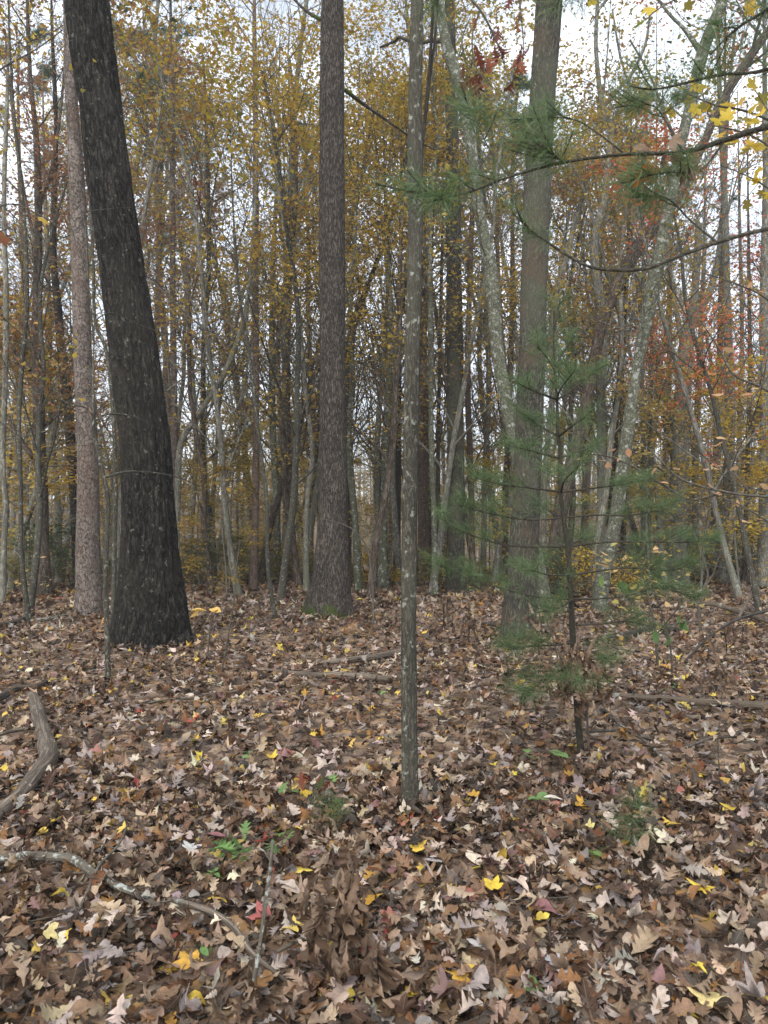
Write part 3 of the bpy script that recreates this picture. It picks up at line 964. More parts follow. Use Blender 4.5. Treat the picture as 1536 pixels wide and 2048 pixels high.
traced('maple_tree', 'curving lichen blotched trunk that bows behind the grey barked oak', 'lichen',
       [(1088, 1232, 30), (1084, 1180, 28), (1066, 1080, 28), (1036, 920, 27), (1012, 800, 27), (995, 700, 26), (982, 550, 27), (964, 450, 22), (949, 350, 21), (936, 250, 24), (912, 150, 24), (893, 90, 21), (880, 5, 17)],
       ext=4, segs=26, flare=.2, leaf='gold', nleaf=800, twigs=4, seed=7, rings=150)
traced('maple_tree', 'pale lichen patched trunk leaning away over the right hand brush', 'lichen',
       [(1196, 1232, 30), (1205, 1160, 29), (1229, 1050, 28), (1243, 950, 27), (1257, 850, 26), (1272, 750, 22), (1300, 600, 27), (1322, 500, 25), (1341, 400, 22), (1359, 300, 20), (1383, 200, 20), (1407, 100, 24), (1443, 5, 22)],
       ext=4, segs=26, flare=.2, leaf='olive', nleaf=900, twigs=5, seed=8, rings=150,
       limbs=[[(1405, 110, 12), (1370, 60, 9), (1340, 30, 7), (1310, -10, 5)], [(1359, 300, 8), (1330, 230, 7), (1300, 150, 5), (1260, 80, 4)]])
traced('oak_tree', 'dark trunk leaning steeply across the pale lichen patched one', 'brown',
       [(1100, 1190, 34), (1112, 1090, 31), (1126, 1000, 29), (1149, 900, 25), (1174, 800, 22), (1192, 700, 21), (1215, 620, 21), (1273, 500, 27), (1351, 400, 20), (1401, 300, 17), (1445, 200, 18), (1509, 100, 18), (1560, 30, 16)],
       D=18.2, ext=3, segs=20, flare=.2, leaf='rust', nleaf=700, twigs=4, seed=9, rings=110)
traced('oak_tree', 'crooked thin oak with a kinked upper stem behind the steep leaning trunk', 'grey',
       [(1199, 1188, 20), (1201, 1093, 19), (1203, 973, 18), (1202, 837, 18), (1205, 650, 19), (1188, 500, 17), (1208, 400, 14), (1219, 300, 13), (1222, 250, 12), (1205, 215, 11), (1192, 100, 9), (1195, 5, 8)],
       D=19.5, ext=4, leaf='rust', nleaf=900, twigs=7, seed=10,
       limbs=[[(1205, 215, 8), (1235, 180, 8), (1262, 150, 7), (1290, 90, 6), (1300, 30, 4)], [(1222, 260, 7), (1250, 185, 6), (1256, 165, 6), (1240, 110, 5), (1225, 20, 4)]])
traced('slender_tree', 'slim tree curving off from beside the grey barked oak', 'grey',
       [(1086, 1176, 13), (1089, 973, 12), (1097, 870, 12), (1104, 802, 12), (1107, 700, 12), (1110, 598, 13), (1130, 530, 12), (1150, 445, 11), (1172, 376, 9), (1190, 300, 7), (1200, 240, 6)],
       D=21, ext=4, leaf='gold', nleaf=700, twigs=6, seed=11)
traced('oak_tree', 'stout shaggy forked oak with one limb broken off short', 'grey',
       [(1352, 1166, 48), (1352, 1110, 42), (1355, 1050, 39), (1358, 950, 37), (1362, 850, 34), (1372, 700, 28), (1386, 610, 18), (1393, 540, 15), (1397, 470, 13), (1396, 450, 10)],
       D=21, ext=.25, segs=26, flare=.2, ridge=.02, ridge_k=(18, 2.5), leaf='gold', nleaf=1000, twigs=4, seed=12, rings=120, top_limbs=2,
       limbs=[[(1370, 680, 20), (1395, 630, 16), (1420, 581, 15), (1438, 513, 14), (1446, 427, 12), (1451, 308, 10), (1458, 180, 8), (1470, 60, 6)], [(1368, 700, 12), (1352, 620, 10), (1345, 560, 8), (1330, 470, 6), (1325, 380, 5)]])
traced('slender_tree', 'straight grey pole by the stout shaggy forked oak', 'grey',
       [(1444, 1160, 17), (1452, 1000, 16), (1459, 850, 17), (1458, 734, 16), (1452, 547, 15), (1449, 400, 13), (1440, 200, 10), (1436, 60, 8)], D=21.5, ext=4, leaf='red', nleaf=1500, twigs=7, seed=13)
traced('pine_tree', 'thin dark reddish pine pole by the stout shaggy forked oak', 'red_pine',
       [(1424, 1160, 13), (1427, 1076, 12), (1431, 939, 12), (1438, 768, 12), (1442, 600, 11), (1447, 400, 9)], D=24, ext=8, leaf='far_needle', nleaf=500, lsize=.2, twigs=0, seed=14)
traced('oak_tree', 'ragged barked trunk at the clearing edge past the forked oak', 'grey',
       [(1527, 1172, 24), (1528, 1008, 21), (1530, 800, 20), (1528, 600, 17), (1532, 400, 14), (1530, 200, 11)], D=20, ext=6, leaf='red', nleaf=1600, twigs=8, seed=15, segs=16, ridge=.012, ridge_k=(20, 2.5))
traced('oak_tree', 'brown oak with upswept limbs on the far side of the scaly pine', 'brown',
       [(91, 1208, 28), (86, 1100, 24), (84, 1000, 24), (79, 900, 24), (77, 800, 23), (73, 700, 20), (75, 581, 17), (77, 410, 14), (72, 273, 11), (60, 150, 9), (55, 20, 7)], D=17, ext=4, leaf='rust', nleaf=1400, twigs=8, seed=16, segs=16,
       limbs=[[(67, 915, 12), (48, 890, 11), (30, 860, 10), (14, 830, 9), (-10, 780, 8)], [(62, 740, 12), (40, 715, 10), (22, 690, 8), (5, 640, 7), (-10, 560, 6)], [(90, 850, 9), (105, 838, 8), (128, 815, 7), (140, 790, 5)],
              [(78, 420, 8), (100, 350, 7), (118, 250, 6), (130, 130, 5)], [(76, 500, 8), (55, 420, 7), (35, 300, 6), (20, 180, 5), (10, 60, 4)]])
traced('oak_tree', 'dark leaning trunk seen between the scaly pine and the brown upswept oak', 'dark',
       [(160, 1190, 22), (155, 1093, 21), (142, 900, 20), (135, 800, 20), (123, 700, 17), (116, 615, 15), (107, 513, 13), (108, 400, 11), (112, 250, 9), (105, 80, 7)], D=19, ext=4, leaf='rust', nleaf=1200, twigs=8, seed=17)
traced('slender_tree', 'wavy thin grey pole at the edge of the dark hollow', 'grey',
       [(5, 1205, 12), (8, 1100, 11), (11, 1008, 11), (5, 922, 11), (10, 768, 11), (12, 600, 10), (8, 400, 9), (14, 200, 7)], D=15.5, ext=3, leaf='rust', nleaf=700, twigs=8, seed=18)
traced('slender_tree', 'thin pole tree rising by the half buried stick', 'slim',
       [(60, 1247, 11), (43, 1110, 9), (41, 974, 9), (38, 837, 9), (44, 734, 9), (54, 600, 8), (48, 430, 7), (30, 250, 6)], ext=3, leaf='gold', nleaf=500, twigs=7, seed=19)
traced('slender_tree', 'mossy straight trunk next to the brown upswept oak', 'grey',
       [(119, 1190, 14), (117, 1090, 13), (116, 1008, 13), (106, 905, 12), (100, 780, 11), (98, 600, 9), (90, 400, 8)], D=20.5, ext=4, leaf='yellow', nleaf=900, twigs=8, seed=20)
traced('slender_tree', 'straight thin stem tucked against the massive dark oak', 'slim',
       [(226, 1262, 9), (229, 1100, 9), (231, 950, 8), (224, 800, 8), (212, 700, 8), (190, 640, 7), (186, 520, 6), (180, 400, 5)], ext=2, leaf='gold', nleaf=300, twigs=4, seed=21, lsize=.09)
SAP = traced('sapling', 'bare crooked sapling in front of the massive dark oak with arching twigs', 'slim',
       [(217, 1378, 11), (214, 1247, 10), (211, 1144, 10), (216, 1008, 10), (205, 946, 9), (195, 898, 8), (187, 864, 7), (186, 837, 6), (180, 822, 5), (165, 813, 4), (147, 811, 3)], ext=.3, leaf=None, nleaf=0, twigs=0, top_limbs=0, seed=22, cat='sapling',
       limbs=[[(212, 955, 5), (239, 946, 4.5), (274, 943, 4), (342, 951, 3), (407, 974, 2)], [(190, 842, 4), (219, 828, 4), (267, 833, 3.2), (300, 848, 2.5), (328, 864, 2)],
              [(187, 850, 5), (186, 760, 4.5), (188, 690, 4), (191, 643, 3.5), (222, 626, 3), (253, 638, 2.5), (308, 660, 2), (360, 672, 1.6)], [(188, 690, 3), (176, 560, 2.6), (150, 480, 2.2), (130, 420, 1.8), (90, 360, 1.4)],
              [(176, 560, 2.6), (172, 470, 2.2), (171, 427, 2), (215, 418, 1.8), (262, 414, 1.5)]])
traced('slender_tree', 'crooked dark thin tree with a nest of dead leaves on its stem', 'brown',
       [(423, 1192, 13), (417, 1127, 12), (407, 1042, 12), (409, 991, 12), (405, 939, 11), (393, 878, 11), (386, 820, 10), (380, 785, 9), (378, 700, 8), (378, 640, 8), (376, 547, 7), (372, 520, 6)],
       D=18, ext=.2, leaf=None, nleaf=0, twigs=3, top_limbs=1, seed=23, limbs=[[(378, 660, 6), (385, 590, 5), (400, 540, 5), (412, 500, 4), (425, 400, 4), (440, 320, 3), (470, 230, 3)]])
traced('pine_tree', 'thin straight pine with green needles high up behind the dark oak', 'pine',
       [(352, 1192, 16), (350, 1076, 15), (349, 900, 15), (347, 700, 12), (345, 500, 12), (344, 205, 11), (342, 90, 8)], D=20, ext=4, leaf='far_needle', nleaf=900, lsize=.2, twigs=0, seed=24)
traced('slender_tree', 'grey trunk that sweeps outward from behind the massive dark oak', 'grey',
       [(352, 1190, 13), (355, 1000, 13), (358, 910, 13), (367, 872, 13), (386, 844, 13), (410, 809, 12), (438, 765, 11), (462, 717, 10), (485, 650, 9), (500, 560, 8), (508, 440, 7)], D=19, ext=3, leaf='gold', nleaf=700, twigs=5, seed=25)
traced('pine_tree', 'straight reddish pine standing clear between two oaks', 'red_pine',
       [(507, 1184, 16), (510, 1050, 15), (512, 900, 14), (511, 600, 13), (511, 300, 11), (509, 80, 9)], D=19.5, ext=5, leaf='far_needle', nleaf=700, lsize=.2, twigs=0, seed=26)
traced('slender_tree', 'pale thin stem leaning towards the lichened log', 'slim',
       [(553, 1237, 9), (536, 1134, 8.5), (534, 1008, 8), (526, 939, 8), (515, 850, 7), (500, 720, 7), (480, 600, 6), (470, 480, 5)], ext=2, leaf='gold', nleaf=700, twigs=6, seed=27)
MIDT = [('slim grey stem close by the moss footed oak', 'grey', [(613, 1178, 12), (612, 1080, 11), (615, 991, 10), (625, 905, 10), (611, 785, 9), (604, 700, 9), (590, 560, 8), (560, 400, 7), (540, 250, 5)], 19.5),
        ('lichened pole rising behind the lichened log', 'lichen', [(556, 1160, 16), (553, 1008, 14), (546, 871, 14), (544, 734, 12), (545, 560, 10), (552, 400, 8)], 23),
        ('narrow brown pole between the lichened pole and the moss footed oak', 'brown', [(580, 1150, 9), (584, 1008, 9), (577, 837, 8), (575, 650, 7), (585, 450, 6)], 26),
        ('white flecked trunk just past the moss footed oak', 'lichen', [(717, 1170, 15), (710, 1042, 14), (700, 939, 14), (697, 871, 13), (705, 768, 12), (700, 640, 10), (708, 500, 9)], 20),
        ('dark bent trunk half hidden by the moss footed oak', 'dark', [(693, 1164, 12), (695, 974, 12), (698, 800, 14), (702, 680, 16), (716, 625, 14), (740, 560, 9), (770, 480, 6)], 22),
        ('pale stout pole with a wide foot in the open stand', 'lichen', [(767, 1166, 22), (767, 1090, 17), (768, 1008, 16), (772, 871, 15), (779, 751, 14), (783, 650, 11), (775, 500, 9)], 20.5),
        ('grey pole beside the pale stout pole', 'grey', [(756, 1150, 12), (755, 1008, 11), (755, 871, 11), (768, 700, 10), (775, 560, 8), (760, 420, 6)], 23),
        ('dark greenish trunk hung with small yellow twigs', 'dark', [(794, 1150, 15), (795, 1000, 14), (796, 871, 13), (797, 734, 12), (800, 560, 10)], 23),
        ('straight reddish pole behind the slender lone trunk', 'red_pine', [(842, 1160, 13), (842, 871, 12), (846, 700, 12), (860, 513, 10), (866, 380, 9)], 22),
        ('thin reddish pole paired with the straight reddish one', 'red_pine', [(855, 1165, 9), (853, 1000, 9), (852, 837, 8), (850, 640, 7)], 24),
        ('pale lichened stem next to the reddish poles', 'lichen', [(870, 1191, 12), (868, 1042, 11), (862, 871, 11), (862, 700, 11), (859, 513, 10), (864, 376, 9), (876, 274, 7), (866, 200, 6), (870, 60, 5)], 18.2),
        ('thin grey stem against the straight mid sized grey trunk', 'slim', [(880, 1150, 9), (878, 1050, 9), (876, 900, 8), (880, 700, 7), (884, 500, 6)], 24),
        ('reddish slender pine past the straight mid sized grey trunk', 'red_pine', [(945, 1170, 14), (944, 1100, 13), (941, 939, 13), (936, 803, 12), (936, 700, 11), (940, 560, 10), (944, 430, 9)], 22),
        ('narrow grey pole among the pine sprays', 'grey', [(966, 1165, 13), (968, 1050, 12), (972, 900, 12), (978, 760, 10), (970, 600, 9)], 23),
        ('dark crooked trunk seen behind the pale leaning lichened one', 'dark', [(1216, 1170, 17), (1222, 1040, 16), (1226, 939, 15), (1231, 837, 15), (1239, 768, 14), (1244, 700, 12), (1252, 580, 10)], 21.5),
        ('mossy thin pole close behind the pale leaning lichened trunk', 'grey', [(1287, 1160, 10), (1287, 1050, 10), (1287, 905, 9), (1284, 768, 9), (1286, 600, 8)], 22),
        ('green tinged straight pole in front of the stout shaggy forked oak', 'slim', [(1297, 1165, 10), (1297, 1050, 10), (1301, 871, 9), (1303, 700, 8), (1310, 520, 7), (1312, 380, 5)], 20),
        ('grey pole standing hard by the stout shaggy forked oak', 'grey', [(1392, 1160, 15), (1391, 1050, 14), (1391, 905, 14), (1398, 760, 12), (1405, 600, 10)], 24),
        ('thin tree at the brush edge past the dark reddish pine pole', 'brown', [(1488, 1165, 10), (1492, 1020, 9), (1497, 880, 9), (1500, 740, 8), (1498, 560, 7)], 21),
        ('lean pole tree behind the pile of grey branches', 'grey', [(1470, 1150, 11), (1474, 1000, 10), (1480, 850, 10), (1484, 660, 8), (1480, 480, 7)], 25)]
for i, (lab, bk, pts, D) in enumerate(MIDT):
    traced('slender_tree' if 'pine' not in lab else 'pine_tree', lab, bk, pts, D=D, ext=5, segs=10, leaf=['gold', 'gold', 'brown', 'gold', 'olive'][i % 5] if pts[0][0] < 1250 else 'gold',
           nleaf=750, twigs=7, seed=40 + i, rings=46)

# branches and leaves that belong to the lone slender trunk
t, base, D = FG


def leaf_variant_meshes(kind, L, mat, n=5, curl=.4, roll=0.0):
    out = []
    for i, (V, f, uv) in enumerate(variants(kind, n, L, curl)):
        if roll:
            V = V.copy()
            ang = V[:, 0] / L * roll
            V[:, 2] += np.abs(V[:, 0]) * np.sin(np.abs(ang)); V[:, 0] *= np.cos(ang) * .55
        out.append(make_mesh(kind + '_leaf', V, f, mat, {'rnd': np.full(len(V), (i + .5) / n), 'luv': uv}))
    return out


def add_leaves(parent, spots, meshes, name='leaf', tilt=.5, hang=False, scale=(.7, 1.1), jitter=.03):
    for p in spots:
        q = np.asarray(p) + RNG.normal(0, jitter, 3)
        if hang:
            rot = (-math.pi / 2 + RNG.normal(0, .4), RNG.normal(0, .4), RNG.uniform(0, 6.28))
        else:
            rot = (RNG.normal(0, tilt), RNG.normal(0, tilt), RNG.uniform(0, 6.28))
        link(name, meshes[RNG.integers(len(meshes))], parent, q, rot, RNG.uniform(*scale))


def px_branch(parent, base, pts, bark, name='branch', sides=6, n=None):
    """branch through (x, y, distance, width)"""
    Q = np.array([np.append(px(x, y, d) - base, w * .5 * d / F) for x, y, d, w in pts])
    C = catmull(Q, n or 6 * len(pts))
    v, f, b = tube(C[:, :3], np.maximum(C[:, 3], .0008), sides)
    return link(name, make_mesh(name, v, f, BK[bark], {'bark': b}), parent), C


def along(C, n, a=0.2, b=1.0):
    return [C[int(k * (len(C) - 1)), :3] for k in RNG.uniform(a, b, n)]


OAKRED = leaf_variant_meshes('redoak', .11, LF['oak_red'], 6, .5)
for pts in ([(842, -60, 3.96, 8), (900, -40, 3.9, 7), (960, 20, 3.8, 5), (1000, 100, 3.75, 4), (1010, 140, 3.7, 2)],
            [(842, -140, 3.96, 8), (930, -150, 3.9, 6), (1020, -60, 3.8, 5), (1045, 60, 3.75, 3), (1044, 170, 3.75, 2)],
            [(960, 20, 3.8, 4), (945, 70, 3.8, 3), (950, 130, 3.8, 3), (985, 175, 3.8, 2)]):
    b_, C = px_branch(t, base, pts, 'twig')
    add_leaves(b_, along(C, 9, .62), OAKRED, hang=True, jitter=.055)

# grape vine beside the lone trunk
v0 = px(868, -120, 6.5)
vine_foot = np.array([px(842, 1000, 6.5)[0] + .1, 6.5, float(ground(px(842, 1000, 6.5)[0] + .1, 6.5))])
vine = thing('vine', 'dark twisted bare vine hanging alongside the slender lone trunk', 'vine', vine_foot)
for off, w in ((0, 6.5), (12, 4.5)):
    px_branch(vine, vine_foot, [(870 + off, -260, 6.5, w), (866 + off * .8, 0, 6.5, w), (860 + off * .4, 120, 6.5, w), (850 + off * .2, 230, 6.5, w), (843, 330, 6.5, w * .9), (838, 500, 6.5, w * .8), (834 + off * .3, 800, 6.5, w * .8), (830, 1200, 6.5, w * .8), (832, 1426, 6.5, w)], 'dark', 'stem', 6, 60)

# nest of dead leaves on the crooked thin tree
p0 = px(378, 678, 17.9)
nest = thing('dead_leaf_nest', 'ragged nest of dead brown leaves high on the crooked thin tree', 'leaf nest', p0)
DEADM = leaf_variant_meshes('oval', .16, LF['dead'], 5, .7, 1.6)
add_leaves(nest, RNG.normal(0, .11, (34, 3)) * np.array([1.2, 1, .7]), DEADM, hang=True, jitter=.03)


# ------------------------------------------------------------------ the stand behind
def band(x):
    """leaf colours of the canopy, by the direction one looks in"""
    u = x + RNG.normal(0, 70)
    if u < 330: return RNG.choice(['rust', 'rust', 'brown', 'gold', 'olive'])
    if u < 480: return RNG.choice(['gold', 'olive', 'rust', 'gold'])
    if u < 900: return RNG.choice(['gold', 'gold', 'gold', 'olive'])
    if u < 1080: return RNG.choice(['gold', 'brown', 'rust', 'gold', 'olive'])
    if u < 1400: return RNG.choice(['rust', 'olive', 'gold', 'brown'])
    return RNG.choice(['red', 'gold', 'rust', 'red'])


def at_px(x, D):
    return (x - W / 2) / F * D


# understory maples whose leaves fill the middle of the picture
UNDER = [(560, 15.5, 11, 'gold'), (480, 18, 12, 'gold'), (600, 21, 14, 'gold'), (740, 17, 12.5, 'gold'), (800, 22, 15, 'gold'), (690, 26, 17, 'gold'), (540, 28, 18, 'olive'), (430, 24, 15, 'gold'),
         (860, 25, 16, 'gold'), (960, 20, 12, 'gold'), (1000, 26, 17, 'olive'), (300, 22, 14, 'rust'), (240, 19, 13, 'rust'), (60, 14.5, 10, 'rust'), (120, 22, 15, 'rust'), (20, 19, 13, 'gold'),
         (380, 30, 19, 'olive'), (1130, 24, 15, 'olive'), (1180, 19, 13, 'rust'), (1290, 26, 16, 'rust'), (1330, 20, 12, 'gold'), (1480, 17, 11, 'gold'), (1530, 22, 14, 'red'), (1420, 27, 16, 'red'), (1240, 30, 18, 'olive'), (1520, 14.5, 9, 'red'), (640, 32, 20, 'gold'), (520, 22, 15, 'gold'), (760, 28, 19, 'gold'), (860, 19, 13.5, 'gold'), (620, 24, 17, 'gold'), (1370, 23, 13, 'gold'), (1190, 27, 14, 'gold'), (1090, 32, 20, 'rust')]
LANDMARKS = [(5, 'wavy thin grey pole'), (80, 'brown upswept oak'), (175, 'scaly pine'), (285, 'massive dark oak'), (405, 'crooked thin tree with the leaf nest'), (511, 'straight reddish pine'), (664, 'moss footed oak'), (770, 'pale stout pole'),
             (822, 'slender lone trunk'), (911, 'straight mid sized grey trunk'), (990, 'curving lichened tree'), (1058, 'grey barked oak'), (1150, 'steep leaning dark trunk'), (1250, 'pale leaning lichened trunk'), (1362, 'stout shaggy forked oak'), (1455, 'straight grey pole'), (1527, 'ragged barked trunk')]


def past(x, D):
    return ('just beyond the ' if D < 20 else 'beyond the ' if D < 27 else 'far beyond the ') + min(LANDMARKS, key=lambda l: abs(l[0] - x))[1]


KINDW = {'gold': 'golden', 'olive': 'olive green', 'rust': 'rust coloured', 'red': 'red', 'brown': 'dull brown', 'yellow': 'yellow'}
for i, (x, D, h, lf) in enumerate(UNDER):
    plant('maple_tree', 'understory maple with %s leaves %s' % (KINDW[lf], past(x, D)), 'tree', 'maple', i, at_px(x, D), D, h, RNG.choice(['grey', 'brown', 'slim']), lf, '%s understory maples among the trunks' % KINDW[lf])

# tall trees and poles, farther and farther away
n = 0
taken = []
while n < 66:
    D = 24 + 52 * RNG.random() ** .8
    x = RNG.uniform(-60, W + 60)
    X = at_px(x, D)
    if any((X - a) ** 2 + (D - b) ** 2 < 2.2 for a, b in taken):
        continue
    taken.append((X, D))
    lf = str(band(x))
    kind = RNG.choice(['canopy', 'canopy', 'pole', 'maple'])
    h = {'canopy': RNG.uniform(17, 25), 'pole': RNG.uniform(11, 17), 'maple': RNG.uniform(9, 15)}[kind]
    plant('tree', '%s with %s leaves %s' % ({'canopy': 'tall tree', 'pole': 'pole tree', 'maple': 'low tree'}[kind], KINDW[lf], past(x, D)), 'tree', kind, int(RNG.integers(9)), X, D, h,
          RNG.choice(['grey', 'grey', 'brown', 'lichen']), lf, 'far %s %s trees' % (KINDW[lf], kind))
    n += 1
n = 0
while n < 62:                                       # bare poles that crowd the middle distance
    D = 21 + 34 * RNG.random()
    x = RNG.uniform(-40, W + 40)
    X = at_px(x, D)
    if any((X - a) ** 2 + (D - b) ** 2 < .8 for a, b in taken):
        continue
    taken.append((X, D))
    k_ = 'maple' if n % 3 == 0 else 'pole'
    plant('tree', ('bare much branched tree ' if k_ == 'maple' else 'thin bare pole tree ') + past(x, D), 'tree', k_, int(RNG.integers(9)), X, D, RNG.uniform(9, 17), RNG.choice(['grey', 'lichen', 'brown', 'grey']), None, 'far bare trees')
    n += 1
for x, D, h in ((345, 27, 22), (300, 34, 24), (1010, 30, 20), (1040, 36, 23), (90, 33, 23), (1330, 33, 22), (1160, 38, 24), (640, 40, 24)):
    plant('pine_tree', 'tall pine with dull green needle clumps ' + past(x, D), 'tree', 'pine', int(x), at_px(x, D), D, h, 'red_pine', 'far_needle', 'far pines')

# low layered saplings with yellow leaves, and undergrowth
BEECH = [(45, 17.5, 6.0), (85, 19, 7.5), (455, 17.5, 3.2), (400, 21, 4.5), (1300, 19, 5.5), (1400, 19.5, 5.5), (1480, 18, 5.5), (960, 22, 4.0), (730, 23, 4.0), (560, 24, 4.0), (60, 20, 6.5), (30, 24, 7), (110, 27, 8), (460, 20, 4.2), (430, 27, 6), (500, 30, 6), (590, 30, 7), (780, 26, 5), (890, 30, 6), (980, 27, 6), (1120, 28, 6), (1290, 27, 7), (1330, 24, 6.5), (1410, 25, 7), (1470, 22, 6), (1500, 27, 7), (1250, 33, 7), (700, 34, 7), (340, 30, 7), (210, 29, 7), (1550, 20, 6.5), (830, 33, 6), (1040, 35, 8), (550, 36, 8)]
BEECH += [(float(x), float(d_), float(h_)) for x, d_, h_ in zip(np.linspace(-20, W + 20, 22) + RNG.normal(0, 25, 22), RNG.uniform(26, 46, 22), RNG.uniform(4, 8, 22))]
for i, (x, D, h) in enumerate(BEECH):
    plant('beech_sapling', 'layered yellow leaved sapling ' + past(x, D), 'sapling', 'beech', i, at_px(x, D), D, h, 'grey', RNG.choice(['yellow', 'pale', 'gold']), 'yellow saplings of the understory')
BUSH = [(20, 17), (60, 19), (110, 18), (150, 20), (230, 19), (370, 21), (400, 23), (440, 22), (480, 21), (560, 22), (600, 23), (650, 22), (740, 22), (800, 21), (860, 20), (900, 22), (960, 21), (1080, 19), (1100, 17), (1140, 18), (1180, 20), (1240, 22), (1280, 20), (1380, 22), (1420, 23), (1480, 22), (1520, 21), (1250, 17), (40, 23), (330, 24), (1340, 25), (700, 25), (520, 25)]
for i, (x, D) in enumerate(BUSH):
    lf = RNG.choice(['shrub', 'olive', 'yellow', 'olive'])
    plant('shrub', 'low %s leaved shrub %s' % ({'shrub': 'green', 'olive': 'olive', 'yellow': 'yellow'}[lf], past(x, D)), 'shrub', 'bush', i, at_px(x, D), D, RNG.uniform(.6, 1.5), 'twig', lf, '%s undergrowth shrubs' % lf)

# wooded slope far behind, one mass
fw_t, fw_l = Buf(), Buf()
rng = np.random.default_rng(77)
for i in range(650):
    D = rng.uniform(75, 190); x = rng.uniform(-.62, .62) * D
    h = rng.uniform(13, 19); g = float(ground(x, D))
    q = np.array([[0, 0, -.2], [rng.normal(0, .2), 0, h * .5], [rng.normal(0, .4), 0, h]]) + np.array([x, D, g])
    v, f, b = tube(q, np.array([.16, .12, .03]) * rng.uniform(.6, 1.3), 4)
    fw_t.add(v, f, bark=b)
    m = 150
    pos = np.array([x, D, g + h * .5]) + rng.normal(0, 1, (m, 3)) * np.array([1.9, 1.9, h * .26])
    c0 = rng.random()
    scatter(fw_l, KITE, pos, rotations(m, .9, rng, .5), rng.uniform(.28, .6, m), rng=rng, rnd=np.clip(c0 + rng.normal(0, .12, m), 0, 1))
o = link('distant_trunks', fw_t.mesh('distant_trunks', BK['grey']), kind='stuff')
o['label'] = 'bare trunks of the wood on the far slope'; o['category'] = 'woodland'
o = link('distant_wood', fw_l.mesh('distant_wood', LF['far'], smooth=False), kind='stuff')
o['label'] = 'brown and gold foliage of the wood on the far slope'; o['category'] = 'woodland'


# ------------------------------------------------------------------ fallen wood
def log(name, label, bark, pts, lift=.75, segs=10, cat='branch', group=None, lump=.12):
    P = []
    for x, y, w, *hh in pts:
        p = gpx(x, y + w * .4); r = w * .5 * p[1] / F
        P.append(np.append(p + np.array([0, 0, r * lift + .03 + (hh[0] if hh else 0)]), r))
    P = np.array(P)
    base = P[0, :3].copy(); base[2] = float(ground(base[0], base[1]))
    C = catmull(P, 10 * len(pts))
    v, f, b = tube(C[:, :3] - base, np.maximum(C[:, 3], .002), segs, cap=True, lump=lump * P[:, 3].mean(), lump_k=(.25 / P[:, 3].mean(), 8))
    o = link(name, make_mesh(name, v, f, BK[bark], {'bark': b}), None, base)
    return tag(o, label, cat, group)


log('fallen_log', 'weathered curving rotten log half sunk in the leaves', 'dead', [(-40, 1665, 30), (0, 1640, 31), (32, 1608, 30), (65, 1568, 32), (95, 1530, 35), (92, 1495, 32), (80, 1455, 28), (70, 1412, 24), (62, 1400, 20)], .8, 16, 'log', lump=.2)
log('fallen_branch', 'dark dead branch lying over the end of the rotten log', 'dead_dark', [(-30, 1420, 18), (0, 1405, 17), (30, 1388, 14), (70, 1382, 12), (92, 1373, 10)], 1.2)
log('fallen_branch', 'pale thin stick crossing the curving rotten log', 'dead', [(-20, 1492, 8), (20, 1480, 7), (60, 1472, 6), (84, 1466, 4)], 3.0)
BR = log('fallen_branch', 'thick lichened branch stripped of bark in the leaf litter', 'dead_lichen', [(-30, 1752, 17), (0, 1746, 17), (50, 1738, 17), (100, 1740, 18), (145, 1746, 19), (185, 1772, 17), (240, 1800, 15), (300, 1820, 12)], 2.2, 14)
log('fallen_branch', 'bark peeled branch end near the upright lichened stick', 'dead', [(345, 1836, 11), (415, 1862, 13), (465, 1895, 13), (500, 1943, 12), (540, 1975, 10), (578, 1997, 7)], 4.5, 12)
log('fallen_branch', 'forked thin stick lying against the thick lichened branch', 'twig', [(255, 1690, 4, .05), (235, 1735, 5, .05), (200, 1770, 6, .04), (175, 1815, 6, .02), (150, 1860, 5), (135, 1885, 4)], 3.5, 7)
log('fallen_branch', 'straight thin stick lying across the thick lichened branch', 'dead', [(65, 1765, 4), (130, 1766, 5), (200, 1764, 4)], 3, 7)
log('fallen_branch', 'short grey stick beside the hanging curled brown leaves', 'dead_lichen', [(555, 1930, 6), (610, 1904, 9), (660, 1893, 9), (740, 1904, 7)], 3.5, 10)
log('fallen_log', 'pale barkless log behind the slender lone trunk', 'dead', [(632, 1334, 8), (680, 1330, 12), (740, 1323, 14), (800, 1314, 13), (840, 1308, 10)], 1.1, 12, 'log')
log('fallen_log', 'flattened decaying log buried along the leaf litter', 'dead', [(512, 1345, 8), (615, 1357, 13), (680, 1358, 15), (734, 1362, 15), (785, 1366, 12)], .9, 12, 'log')
log('fallen_log', 'long grey log lying past the foot of the young green pine', 'dead', [(1210, 1399, 10), (1260, 1402, 13), (1330, 1408, 15), (1400, 1414, 16), (1480, 1418, 16), (1560, 1424, 17)], 1.0, 12, 'log')
log('fallen_branch', 'half buried dark stick by the thin pole tree', 'dead_dark', [(-20, 1262, 11), (0, 1256, 12), (35, 1248, 11), (66, 1238, 8, .05)], 1.0)
log('fallen_log', 'long low log running behind the scaly pine', 'dead_lichen', [(62, 1247, 8), (100, 1241, 9), (150, 1233, 9), (205, 1224, 8), (250, 1219, 8), (310, 1214, 7), (366, 1210, 8), (412, 1206, 6)], .8, 10, 'log')
log('fallen_log', 'lichened log lying behind the moss footed oak', 'dead_lichen', [(512, 1160, 12), (550, 1156, 12), (587, 1156, 11), (622, 1166, 9)], 1.6, 12, 'log')
log('fallen_log', 'dark mossy log beyond the young green pine', 'dead_dark', [(1198, 1282, 12), (1250, 1274, 15), (1318, 1262, 15), (1355, 1264, 12)], .8, 12, 'log')
